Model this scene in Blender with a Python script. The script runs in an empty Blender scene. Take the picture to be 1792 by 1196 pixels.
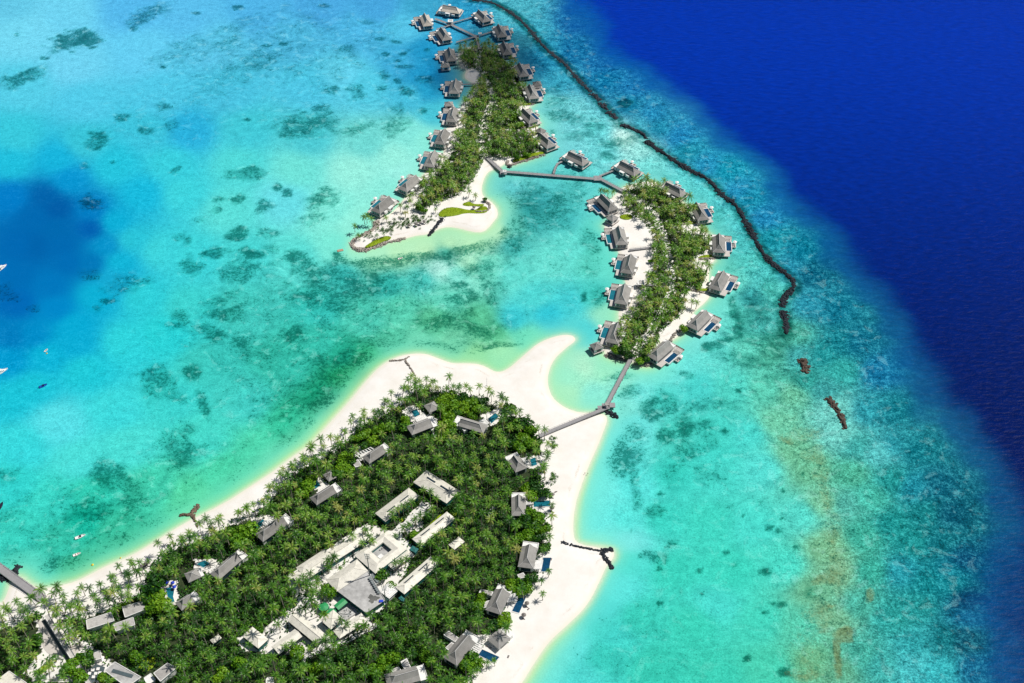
import bpy, math, random
import numpy as np
from mathutils import Vector

random.seed(7)
RNG = np.random.default_rng(7)
S = bpy.context.scene
COL = S.collection
R = math.radians

# ------------------------------------------------------------------ camera
FPX, PITCH, CAMH = 2150.0, R(43.0), 610.0        # focal length in photo pixels, downward pitch, flying height (m)
cam = bpy.data.cameras.new("camera")
cam.sensor_width = 36.0
cam.lens = 36.0 * FPX / 1792.0
cam.clip_start, cam.clip_end = 1.0, 60000.0
camo = bpy.data.objects.new("camera", cam)
camo.location = (0, 0, CAMH)
camo.rotation_euler = (R(90) - PITCH, 0, 0)
COL.objects.link(camo)
S.camera = camo

# ------------------------------------------------------------------ sky, sun, exposure
SUN_AZ, SUN_EL = math.atan2(0.91, 0.41), R(55)   # azimuth measured from +Y towards +X
world = bpy.data.worlds.new("World")
S.world = world
world.use_nodes = True
wn = world.node_tree.nodes
sky = wn.new("ShaderNodeTexSky")
sky.sky_type = 'NISHITA'
sky.sun_disc = False
sky.sun_elevation = SUN_EL
sky.sun_rotation = SUN_AZ
sky.air_density, sky.dust_density, sky.ozone_density = 1.0, 0.6, 1.0
world.node_tree.links.new(sky.outputs[0], wn["Background"].inputs[0])
wn["Background"].inputs[1].default_value = 0.05
sun = bpy.data.lights.new("sun", 'SUN')
sun.energy, sun.angle, sun.color = 4.6, R(0.53), (1.0, 0.96, 0.90)
suno = bpy.data.objects.new("sun", sun)
sd = Vector((math.sin(SUN_AZ) * math.cos(SUN_EL), math.cos(SUN_AZ) * math.cos(SUN_EL), math.sin(SUN_EL)))
suno.rotation_euler = sd.to_track_quat('Z', 'Y').to_euler()
COL.objects.link(suno)
S.view_settings.view_transform = 'Standard'
S.view_settings.look = 'None'
S.view_settings.exposure = 0.0
S.view_settings.gamma = 1.0

# ------------------------------------------------------------------ survey: bearings of the photo -> places on the ground
CP, SP = math.cos(PITCH), math.sin(PITCH)
def G(px, py, z=0.0):
    x = (px - 896.0) / FPX; y = -(py - 598.0) / FPX
    t = (CAMH - z) / (SP - y * CP)
    return Vector((x * t, (CP + y * SP) * t, z))
def GA(pts, z=0.0):
    p = np.asarray(pts, float)
    x = (p[:, 0] - 896.0) / FPX; y = -(p[:, 1] - 598.0) / FPX
    t = (CAMH - z) / (SP - y * CP)
    return np.stack([x * t, (CP + y * SP) * t], 1)
def P(x, y, z=0.0):                               # world -> bearing (arrays allowed)
    dz = z - CAMH
    dep = np.maximum(y * CP - dz * SP, 30.0)
    u = (y * SP + dz * CP)
    return 896.0 + FPX * x / dep, 598.0 - FPX * u / dep

def in_poly(px, py, poly):
    poly = np.asarray(poly, float); n = len(poly)
    inside = np.zeros(np.shape(px), bool)
    j = n - 1
    for i in range(n):
        xi, yi = poly[i]; xj, yj = poly[j]
        c = ((yi > py) != (yj > py))
        with np.errstate(divide='ignore', invalid='ignore'):
            xc = (xj - xi) * (py - yi) / (yj - yi) + xi
        inside ^= c & (px < xc)
        j = i
    return inside
def dist_line(X, Y, pts, closed=False):
    pts = np.asarray(pts, float)
    d = np.full(X.shape, 1e9)
    n = len(pts)
    for i in range(n if closed else n - 1):
        a = pts[i]; b = pts[(i + 1) % n]
        ab = b - a; L = max(ab @ ab, 1e-9)
        t = np.clip(((X - a[0]) * ab[0] + (Y - a[1]) * ab[1]) / L, 0, 1)
        d = np.minimum(d, (X - a[0] - t * ab[0]) ** 2 + (Y - a[1] - t * ab[1]) ** 2)
    return np.sqrt(d)
def smooth(pts, n=2, closed=True):                # Chaikin corner cutting
    p = np.asarray(pts, float)
    for _ in range(n):
        q = np.roll(p, -1, 0) if closed else p[1:]
        a = p if closed else p[:-1]
        r = np.stack([a * .75 + q * .25, a * .25 + q * .75], 1).reshape(-1, 2)
        p = r if closed else np.vstack([p[:1], r, p[-1:]])
    return p
def sstep(a, b, x):
    t = np.clip((x - a) / (b - a), 0, 1)
    return t * t * (3 - 2 * t)
def lin(c):
    c = np.asarray(c, float) / 255.0
    return np.where(c <= .04045, c / 12.92, ((c + .055) / 1.055) ** 2.4)

# ------------------------------------------------------------------ materials
MATS = {}
class NT:
    def __init__(s, name):
        s.m = bpy.data.materials.new(name); s.m.use_nodes = True
        s.t = s.m.node_tree; s.n = s.t.nodes; s.b = s.n["Principled BSDF"]
    def new(s, typ, **kw):
        n = s.n.new(typ)
        for k, v in kw.items():
            if k.startswith('i_'):
                n.inputs[k[2:].replace('_', ' ')].default_value = v
            else: setattr(n, k, v)
        return n
    def link(s, a, b): s.t.links.new(a, b)
    def math(s, op, a, b=None, clamp=False):
        n = s.new("ShaderNodeMath", operation=op, use_clamp=clamp)
        for i, v in enumerate((a, b)):
            if v is None: continue
            if isinstance(v, (int, float)): n.inputs[i].default_value = v
            else: s.link(v, n.inputs[i])
        return n.outputs[0]
    def mix(s, f, a, b, mode='MIX'):
        n = s.new("ShaderNodeMix", data_type='RGBA', blend_type=mode)
        for k, v in ((0, f), (6, a), (7, b)):
            if isinstance(v, (int, float)): n.inputs[k].default_value = v
            elif isinstance(v, tuple): n.inputs[k].default_value = v if len(v) == 4 else (*v, 1)
            else: s.link(v, n.inputs[k])
        return n.outputs[2]
    def noise(s, scale, detail=4, rough=.6, vec=None, dim='3D'):
        n = s.new("ShaderNodeTexNoise", i_Scale=scale, i_Detail=detail, i_Roughness=rough)
        if vec is not None: s.link(vec, n.inputs['Vector'])
        return n.outputs[0]
    def obj(s): return s.new("ShaderNodeTexCoord").outputs['Object']
    def geo(s): return s.new("ShaderNodeNewGeometry").outputs['Position']
    def ramp(s, f, stops):
        n = s.new("ShaderNodeValToRGB"); e = n.color_ramp.elements
        while len(e) < len(stops): e.new(.5)
        for el, (p, c) in zip(e, stops): el.position = p; el.color = (*c, 1)
        s.link(f, n.inputs[0]); return n.outputs[0]
    def maprange(s, v, a, b, c=0., d=1.):
        n = s.new("ShaderNodeMapRange", interpolation_type='SMOOTHSTEP')
        s.link(v, n.inputs[0])
        for i, x in enumerate((a, b, c, d)): n.inputs[i + 1].default_value = x
        return n.outputs[0]
    def bump(s, h, st, dist=1.0):
        n = s.new("ShaderNodeBump", i_Strength=st, i_Distance=dist)
        s.link(h, n.inputs['Height']); s.link(n.outputs[0], s.b.inputs['Normal'])

def mat(name, c, rough=.6, var=.25, scale=1.2, spec=.4, stripes=None, c2=None, metal=0.):
    """plain weathered surface: colour broken by two noises, optional plank / seam stripes along local X"""
    if name in MATS: return MATS[name]
    k = NT(name); o = k.obj()
    n1 = k.noise(scale, 5, .65, o); n2 = k.noise(scale * .17, 3, .6, o)
    f = k.math('ADD', k.math('MULTIPLY', n1, .6), k.math('MULTIPLY', n2, .4))
    lo = tuple(x * (1 - var) for x in c); hi = tuple(min(x * (1 + var), .92) for x in (c2 or c))
    col = k.ramp(f, [(.3, lo), (.7, hi)])
    if stripes:
        ax, freq, dark = stripes
        sep = k.new("ShaderNodeSeparateXYZ"); k.link(o, sep.inputs[0])
        w = k.math('PINGPONG', k.math('MULTIPLY', sep.outputs[ax], freq), .5)
        m = k.maprange(w, .0, .12, dark, 1.)
        col = k.mix(1., col, m, 'MULTIPLY')
    if 'shingle' in name or 'rock' in name or 'roof' in name:        # every roof has weathered a little differently
        v_ = k.maprange(k.new('ShaderNodeObjectInfo').outputs['Random'], 0., 1., .84, 1.16)
        col = k.mix(1., col, v_, 'MULTIPLY')
        st = k.maprange(k.noise(.45, 4, .7, o), .42, .68, 1., .8)
        col = k.mix(1., col, st, 'MULTIPLY')
    k.link(col, k.b.inputs['Base Color'])
    k.b.inputs['Roughness'].default_value = rough
    k.b.inputs['Specular IOR Level'].default_value = spec
    k.b.inputs['Metallic'].default_value = metal
    k.bump(n1, .25, .15)
    MATS[name] = k.m
    return k.m

def leafmat(name, stops, transl=.25, rough=.45):
    k = NT(name)
    a = k.new("ShaderNodeAttribute", attribute_name='tint').outputs['Fac']
    oi = k.new("ShaderNodeObjectInfo").outputs['Random']
    f = k.math('ADD', a, k.math('MULTIPLY', k.math('SUBTRACT', oi, .5), .28))
    g = k.noise(.35, 3, .6, k.geo())
    f = k.math('ADD', f, k.math('MULTIPLY', k.math('SUBTRACT', g, .5), .35), True)
    col = k.ramp(f, stops)
    k.link(col, k.b.inputs['Base Color'])
    k.b.inputs['Roughness'].default_value = rough
    k.b.inputs['Specular IOR Level'].default_value = .3
    t = k.new("ShaderNodeBsdfTranslucent"); k.link(k.mix(1., col, (.9, 1., .35), 'MULTIPLY'), t.inputs[0])
    ms = k.new("ShaderNodeMixShader"); ms.inputs[0].default_value = transl
    k.link(k.b.outputs[0], ms.inputs[1]); k.link(t.outputs[0], ms.inputs[2])
    k.link(ms.outputs[0], k.n["Material Output"].inputs[0])
    MATS[name] = k.m
    return k.m

M_ROOF = mat('grey_shingle', (.29, .28, .262), .8, .22, .9, .2, stripes=(0, 1.1, .90))
M_ROOFC = mat('sunlit_shingle', (.55, .50, .43), .8, .15, .9, .2, stripes=(0, 1.1, .93))  # lit copy of the shingle: sun on two top villas put into the colour
M_RIDGE = mat('ridge_cap', (.46, .45, .44), .7, .1)
M_WHITE = mat('white_render', (.78, .77, .74), .6, .10, .6)
M_DECK = mat('pale_timber_deck', (.55, .51, .47), .75, .15, 1.5, .3, stripes=(1, 2.2, .8))
M_JETTY = mat('grey_timber_boards', (.30, .29, .295), .8, .18, 1.2, .3, stripes=(0, 1.3, .75))
M_TIMBER = mat('weathered_timber', (.22, .19, .17), .8, .25, 2.)
M_GLASS = mat('dark_window_glass', (.02, .045, .065), .08, .3, .3, .6)
M_POOL = mat('deep_blue_pool_tile', (.006, .055, .125), .06, .5, .6, .5)
M_POOLT = mat('teal_pool_tile', (.012, .15, .20), .06, .45, .7, .5)
M_CREAM = mat('cream_metal_roof', (.70, .67, .58), .55, .07, .35, .35, stripes=(0, .9, .93))
M_TEALWALL = mat('teal_painted_wall', (.02, .15, .14), .7, .3, .5)
M_WALL = mat('grey_rendered_wall', (.30, .29, .27), .8, .2, .5)
M_CONC = mat('stained_concrete', (.42, .415, .40), .85, .42, .28, .2)
M_SHADE = mat('grey_timber_roof', (.45, .43, .405), .8, .14, .8, .2, stripes=(1, .8, .88))
M_GREEN = mat('green_metal_sheet', (.03, .30, .10), .5, .15, 1., .4, stripes=(0, 1.1, .8))
M_FABRIC = mat('white_canvas', (.82, .80, .77), .8, .06)
M_BLUE = mat('blue_canvas', (.02, .06, .55), .7, .1)
M_ROCK = mat('dark_breakwater_rock', (.030, .036, .046), .9, .6, .7, .15)
M_ROCKL = mat('pale_coral_rock', (.32, .285, .245), .9, .5, .8, .15)
M_ROCKB = mat('brown_algae_rock', (.10, .075, .06), .9, .6, .7, .15)
M_TRUNK = mat('palm_bark', (.36, .32, .27), .9, .25, 2., .1)
M_BARK = mat('tree_bark', (.16, .12, .09), .9, .3, 2., .1)
M_HULL = mat('white_gelcoat', (.82, .82, .80), .25, .04, .5, .5)
M_DARKHULL = mat('dark_navy_hull', (.02, .025, .05), .3, .2, .5, .5)
M_BLUEHULL = mat('blue_hull', (.02, .08, .42), .3, .1, .5, .5)
M_THATCH = mat('grey_thatch', (.22, .20, .185), .95, .35, 3., .1)
M_STEEL = mat('galvanised_steel', (.20, .23, .23), .5, .2, 1., .5)
M_TERR = mat('pale_stone_terrace', (.72, .70, .66), .8, .12, .5)
M_DARKPAVE = mat('dark_paving', (.07, .10, .11), .8, .3, .6)  # paving dark in its own colour
M_YELLOW = mat('yellow_float', (.75, .55, .03), .5, .1)
M_BROWNDECK = mat('brown_deck_boards', (.42, .28, .19), .8, .2, 2., .3, stripes=(0, 1.5, .8))
M_PURPLE = mat('bougainvillea_flowers', (.38, .19, .26), .8, .4, 1.5)
M_PALM = leafmat('palm_leaf', [(0, (.008, .042, .014)), (.30, (.030, .105, .016)), (.54, (.085, .245, .020)), (.78, (.225, .41, .045)), (1, (.40, .40, .11))], .3, .36)
M_BUSH = leafmat('broad_leaf', [(0, (.010, .05, .012)), (.35, (.030, .125, .010)), (.60, (.125, .31, .010)), (1, (.25, .43, .018))], .3, .5)
M_LAWN = leafmat('lawn_blades', [(0, (.16, .26, .008)), (.5, (.30, .42, .012)), (1, (.44, .52, .03))], .1, .7)

# ------------------------------------------------------------------ mesh builder
class MB:
    def __init__(s): s.v = []; s.f = []; s.mi = []; s.mats = []
    def _m(s, m):
        if m not in s.mats: s.mats.append(m)
        return s.mats.index(m)
    def add(s, v, f, m):
        o = len(s.v); s.v += [tuple(map(float, q)) for q in v]
        i = s._m(m)
        for q in f: s.f.append(tuple(a + o for a in q)); s.mi.append(i)
        return s
    def box(s, x0, x1, y0, y1, z0, z1, m):
        v = [(x, y, z) for z in (z0, z1) for y in (y0, y1) for x in (x0, x1)]
        return s.add(v, [(0, 2, 3, 1), (4, 5, 7, 6), (0, 1, 5, 4), (2, 6, 7, 3), (0, 4, 6, 2), (1, 3, 7, 5)], m)
    def prism(s, poly, z0, z1, m):
        n = len(poly)
        a = sum(poly[i][0] * poly[(i + 1) % n][1] - poly[(i + 1) % n][0] * poly[i][1] for i in range(n))
        if a < 0: poly = poly[::-1]
        v = [(p[0], p[1], z0) for p in poly] + [(p[0], p[1], z1) for p in poly]
        f = [tuple(range(n - 1, -1, -1)), tuple(range(n, 2 * n))]
        f += [(i, (i + 1) % n, n + (i + 1) % n, n + i) for i in range(n)]
        return s.add(v, f, m)
    def bar(s, a, b, w, h, m):
        """box beam from a to b (3-D), width w, height h"""
        a = Vector(a); b = Vector(b); d = (b - a)
        if d.length < 1e-6: return s
        d.normalize(); up = Vector((0, 0, 1))
        if abs(d.z) > .95: up = Vector((1, 0, 0))
        r = d.cross(up).normalized(); u = r.cross(d)
        v = []
        for p in (a, b):
            for i, j in ((-1, -1), (1, -1), (1, 1), (-1, 1)): v.append(p + r * (w / 2 * i) + u * (h / 2 * j))
        return s.add(v, [(3, 2, 1, 0), (4, 5, 6, 7), (0, 1, 5, 4), (1, 2, 6, 5), (2, 3, 7, 6), (3, 0, 4, 7)], m)
    def cyl(s, c, r0, r1, z0, z1, m, n=12):
        v = [(c[0] + r * math.cos(2 * math.pi * i / n), c[1] + r * math.sin(2 * math.pi * i / n), z) for r, z in ((r0, z0), (r1, z1)) for i in range(n)]
        f = [tuple(range(n - 1, -1, -1)), tuple(range(n, 2 * n))] + [(i, (i + 1) % n, n + (i + 1) % n, n + i) for i in range(n)]
        return s.add(v, f, m)
    def build(s, name, parent=None, smooth=False, loc=None, rz=0):
        me = bpy.data.meshes.new(name)
        me.from_pydata(s.v, [], s.f); me.update()
        for m in s.mats: me.materials.append(m)
        me.polygons.foreach_set('material_index', s.mi)
        if smooth: me.polygons.foreach_set('use_smooth', [True] * len(me.polygons))
        o = bpy.data.objects.new(name, me); COL.objects.link(o)
        if parent: o.parent = parent
        if loc is not None: o.location = loc; o.rotation_euler.z = rz
        return o

def mesh_np(name, V, F, m, tint=None, parent=None, smooth=False):
    """V (n,3), F (k,3|4) -> one mesh object"""
    V = np.asarray(V, np.float32); F = np.asarray(F, np.int32); k, w = F.shape
    me = bpy.data.meshes.new(name)
    me.vertices.add(len(V)); me.vertices.foreach_set('co', V.ravel())
    me.loops.add(k * w); me.loops.foreach_set('vertex_index', F.ravel())
    me.polygons.add(k); me.polygons.foreach_set('loop_start', np.arange(0, k * w, w, dtype=np.int32))
    me.polygons.foreach_set('loop_total', np.full(k, w, np.int32))
    if smooth: me.polygons.foreach_set('use_smooth', np.ones(k, bool))
    me.update(calc_edges=True)
    if m: me.materials.append(m)
    if tint is not None:
        a = me.attributes.new('tint', 'FLOAT', 'POINT'); a.data.foreach_set('value', np.asarray(tint, np.float32))
    o = bpy.data.objects.new(name, me); COL.objects.link(o)
    if parent: o.parent = parent
    return o

def tag(o, label=None, cat=None, group=None, kind=None):
    for k, v in (('label', label), ('category', cat), ('group', group), ('kind', kind)):
        if v: o[k] = v
    return o
def empty(name, loc, rz=0.):
    o = bpy.data.objects.new(name, None); COL.objects.link(o)
    o.location = loc; o.rotation_euler.z = rz; o.empty_display_size = 1.0
    return o
def copy_tree(o, parent=None):
    c = o.copy(); COL.objects.link(c)
    if parent: c.parent = parent
    for ch in list(o.children): copy_tree(ch, c)
    return c

GZ = 1.25                                         # height of the flat island ground above the water
LAND = []                                         # landmarks (bearing x, bearing y, phrase) that name trees
KEEP = []                                         # roofs and pools that crowns must leave open to view


# ------------------------------------------------------------------ land outlines (bearings on the photo, on the water line)
BIG = [(-140,1075),(-60,1062),(0,1058),(9,1049),(16,1030),(22,1014),(34,1010),(48,1020),(60,1027),(76,1031),(104,1026),(138,1017),(185,991),(231,973),(277,945),(316,920),(345,905),(395,880),(430,857),(470,832),(515,798),(543,780),(576,742),(610,705),(636,673),(661,645),(681,631),(707,621),(741,618),(768,628),(791,637),(821,636),(845,639),(868,653),(888,648),(918,621),(945,598),(982,586),(1002,587),(1009,596),(992,608),(969,628),(957,658),(962,691),(982,711),(1012,723),(1042,723),(1066,728),(1052,765),(1044,785),(1030,815),(1017,850),(1007,880),(1002,920),(1004,944),(1014,953),(1040,958),(1071,962),(1075,970),(1072,979),(1060,992),(1051,1014),(1028,1060),(995,1092),(960,1123),(935,1160),(913,1196),(885,1240),(850,1300),(300,1330),(-200,1300)]
FAR = [(803,92),(820,82),(850,85),(870,95),(890,112),(903,130),(912,150),(922,170),(935,181),(922,190),(932,202),(944,216),(940,226),(950,240),(952,268),(935,276),(912,284),(890,291),(885,285),(876,292),(867,296),(855,300),(847,312),(842,330),(845,345),(858,352),(869,364),(872,378),(862,390),(856,398),(845,407),(826,406),(805,400),(784,397),(767,401),(748,411),(731,412),(712,417),(693,421),(662,429),(642,437),(625,438),(615,431),(617,421),(626,414),(644,408),(655,398),(658,391),(656,384),(666,381),(680,377),(694,365),(706,350),(718,336),(731,322),(741,305),(752,298),(768,288),(776,270),(777,254),(776,240),(780,224),(796,219),(803,199),(810,180),(819,173),(827,161),(832,149),(822,143),(812,136),(817,121),(806,120),(802,107)]
MID = [(1070,348),(1080,338),(1088,330),(1100,325),(1130,317),(1152,320),(1170,335),(1192,350),(1206,362),(1213,385),(1232,396),(1222,404),(1240,408),(1245,420),(1246,440),(1252,456),(1242,463),(1240,485),(1240,505),(1242,520),(1236,527),(1224,538),(1212,548),(1208,566),(1198,577),(1190,587),(1172,598),(1152,604),(1146,622),(1139,639),(1125,640),(1109,635),(1093,629),(1075,627),(1060,621),(1056,610),(1068,598),(1080,576),(1084,558),(1082,548),(1089,535),(1094,520),(1097,500),(1092,487),(1098,462),(1085,448),(1076,428),(1068,410),(1056,397),(1062,390),(1072,378),(1064,360)]
LANDS = [smooth(GA(BIG), 2), smooth(GA(FAR), 1), smooth(GA(MID), 1)]
def land_sd(X, Y):                                # + inside, - outside, metres
    out = np.full(X.shape, -1e9)
    for L in LANDS:
        lo = L.min(0) - 130; hi = L.max(0) + 130
        k = (X > lo[0]) & (X < hi[0]) & (Y > lo[1]) & (Y < hi[1])
        if not k.any(): continue
        x = X[k]; y = Y[k]
        d = dist_line(x, y, L, True)
        d = np.where(in_poly(x, y, L), d, -d)
        out[k] = np.maximum(out[k], d)
    return out
VEG_BIG = [(-60,1105),(0,1088),(40,1078),(66,1050),(110,1060),(150,1052),(200,1045),(240,1012),(285,955),(335,942),(400,912),(450,890),(480,845),(530,806),(585,780),(620,740),(660,722),(700,697),(726,668),(770,678),(820,686),(860,696),(900,720),(935,740),(958,775),(963,805),(955,845),(963,885),(967,930),(962,985),(940,1025),(900,1068),(884,1085),(900,1125),(850,1172),(820,1210),(780,1300),(-100,1300)]
VEG_FAR = [(806,86),(845,80),(880,92),(905,120),(920,150),(928,178),(905,190),(930,215),(925,226),(950,245),(955,262),(930,270),(890,278),(850,274),(838,300),(820,335),(780,350),(735,372),(725,368),(740,330),(770,290),(785,270),(800,240),(812,220),(803,205),(820,178),(835,160),(842,140),(838,122),(815,120),(806,105)]
VEG_MID = [(1082,340),(1110,326),(1150,322),(1185,345),(1212,365),(1212,387),(1184,397),(1216,410),(1240,414),(1242,440),(1214,453),(1216,466),(1240,474),(1236,496),(1203,507),(1198,528),(1200,548),(1160,576),(1160,600),(1150,628),(1125,632),(1060,614),(1075,595),(1095,560),(1120,530),(1130,500),(1145,470),(1142,440),(1140,410),(1125,385),(1095,375)]
VEGS = [(GA(v, GZ), v) for v in (VEG_BIG, VEG_FAR, VEG_MID)]

# island ground: one sand sheet per landmass, rising out of the water
def sand_material():
    k = NT('coral_sand'); p = k.geo()
    n1 = k.noise(.09, 5, .6, p); n2 = k.noise(1.4, 4, .7, p)
    z = k.new("ShaderNodeSeparateXYZ"); k.link(p, z.inputs[0])
    wet = k.maprange(z.outputs[2], .04, .55)
    dry = k.ramp(n1, [(.3, (.755, .72, .66)), (.7, (.84, .815, .775))])
    c = k.mix(wet, (.76, .73, .62), dry)
    c = k.mix(k.math('MULTIPLY', k.maprange(n2, .25, .5), 1.), k.mix(.10, c, (.45, .40, .33)), c)
    zz = k.math('ADD', z.outputs[2], k.math('MULTIPLY', k.math('SUBTRACT', n1, .5), .5))
    wr_ = k.math('MULTIPLY', k.maprange(zz, .62, .70), k.maprange(zz, .80, .72))
    c = k.mix(k.math('MULTIPLY', wr_, k.math('MULTIPLY', k.maprange(n2, .42, .62), k.maprange(k.noise(.06, 3, .6, p), .48, .66))), c, (.58, .51, .41))
    c = k.mix(k.maprange(k.noise(.035, 3, .5, p), .35, .75, 0., .16), c, (.62, .55, .46))
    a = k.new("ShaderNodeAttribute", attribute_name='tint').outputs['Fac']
    lit = k.ramp(k.noise(.5, 5, .7, p), [(.3, (.018, .034, .016)), (.58, (.045, .062, .026)), (.85, (.24, .21, .15))])  # leaf litter, darkened to put canopy shade into the ground colour
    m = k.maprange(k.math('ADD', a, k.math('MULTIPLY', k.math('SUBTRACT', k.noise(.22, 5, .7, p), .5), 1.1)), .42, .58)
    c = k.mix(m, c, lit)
    k.link(c, k.b.inputs['Base Color']); k.b.inputs['Roughness'].default_value = .95
    k.b.inputs['Specular IOR Level'].default_value = .1
    k.bump(k.noise(.7, 4, .6, p), .3, .25)
    return k.m
M_SAND = sand_material()
def grid_faces(nx, ny, keep=None):
    i = np.arange(nx - 1)[None, :] + nx * np.arange(ny - 1)[:, None]
    f = np.stack([i, i + 1, i + nx + 1, i + nx], -1).reshape(-1, 4)
    return f
PATHS = {1: [(839,84),(836,100),(838,118),(846,138),(858,155),(862,178),(852,200),(846,222),(842,250),(846,274)], 2: [(1094,336),(1120,350),(1145,375),(1160,410),(1168,445),(1176,480),(1172,515),(1158,545),(1140,580),(1118,605),(1107,624)]}
# yards and sandy clearings of the large island (bearings)
CLEAR = [[(50,1056),(76,1044),(130,1060),(200,1040),(235,1024),(250,1005),(264,1028),(215,1060),(150,1085),(118,1082),(80,1092)], [(690,925),(741,875),(760,885),(735,930),(712,935)], [(500,1010),(640,915),(700,930),(730,965),(690,1040),(650,1092),(560,1112),(520,1060)], [(460,1100),(520,1058),(600,1120),(545,1152),(430,1142),(410,1118)], [(700,720),(722,708),(745,722),(770,735),(752,742),(720,742)], [(838,728),(866,716),(884,730),(862,748)], [(920,795),(960,798),(958,822),(925,822)], [(925,868),(975,870),(972,896),(925,896)], [(940,968),(975,968),(968,1008),(940,1004)], [(890,1036),(930,1040),(912,1084),(885,1070)], [(830,1112),(900,1100),(905,1130),(880,1168),(828,1150)], [(276,1016),(312,1016),(314,1058),(284,1058)], [(336,978),(372,976),(398,985),(370,1006),(340,1000)], [(438,905),(478,900),(486,912),(452,930)], [(535,835),(560,832),(580,850),(556,868)], [(616,784),(660,778),(655,792),(622,802)], [(60,1084),(116,1090),(150,1120),(200,1160),(180,1196),(60,1196),(40,1180),(70,1140)]]
for li, (L, nm, cover) in enumerate(zip(LANDS, ('large_island_ground', 'far_islet_ground', 'middle_islet_ground'), (.95, .60, .60))):
    lo = L.min(0) - 16; hi = L.max(0) + 16
    xs = np.arange(lo[0], hi[0] + 2, 2.0); ys = np.arange(lo[1], hi[1] + 2, 2.0)
    X, Y = np.meshgrid(xs, ys); X = X.ravel(); Y = Y.ravel()
    d = land_sd(X, Y)
    Z = np.where(d > 0, GZ * (1 - np.exp(-d / 7.0)) + .0, d * .12)
    Z = np.where(d > 14, GZ * (1 - np.exp(-2.0)) + (GZ - GZ * (1 - np.exp(-2.0))) * sstep(14, 26, d), Z)
    f = grid_faces(len(xs), len(ys))
    f = f[(d[f] > -12).all(1)]
    used = np.unique(f); remap = -np.ones(len(X), int); remap[used] = np.arange(len(used))
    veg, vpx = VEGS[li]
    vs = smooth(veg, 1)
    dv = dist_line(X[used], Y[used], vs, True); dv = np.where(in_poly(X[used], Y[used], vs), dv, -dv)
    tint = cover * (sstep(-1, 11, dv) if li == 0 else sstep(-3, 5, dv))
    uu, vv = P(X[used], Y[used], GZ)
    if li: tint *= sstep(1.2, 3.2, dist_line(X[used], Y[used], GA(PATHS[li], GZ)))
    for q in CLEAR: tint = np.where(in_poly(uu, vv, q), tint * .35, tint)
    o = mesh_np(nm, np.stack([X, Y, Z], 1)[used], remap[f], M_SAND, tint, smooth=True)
    tag(o, kind='structure')

# ------------------------------------------------------------------ the sea: one sheet; what lies on its bed is stored on its points
EDGE = [(925,-90),(965,-30),(985,10),(1040,68),(1090,115),(1150,163),(1195,203),(1240,250),(1300,305),(1350,355),(1400,405),(1445,450),(1480,505),(1512,565),(1552,630),(1592,695),(1630,755),(1662,825),(1694,890),(1714,960),(1730,1040),(1746,1120),(1768,1196),(1796,1300)]
EDGEW = smooth(GA(EDGE), 2, False)
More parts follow.
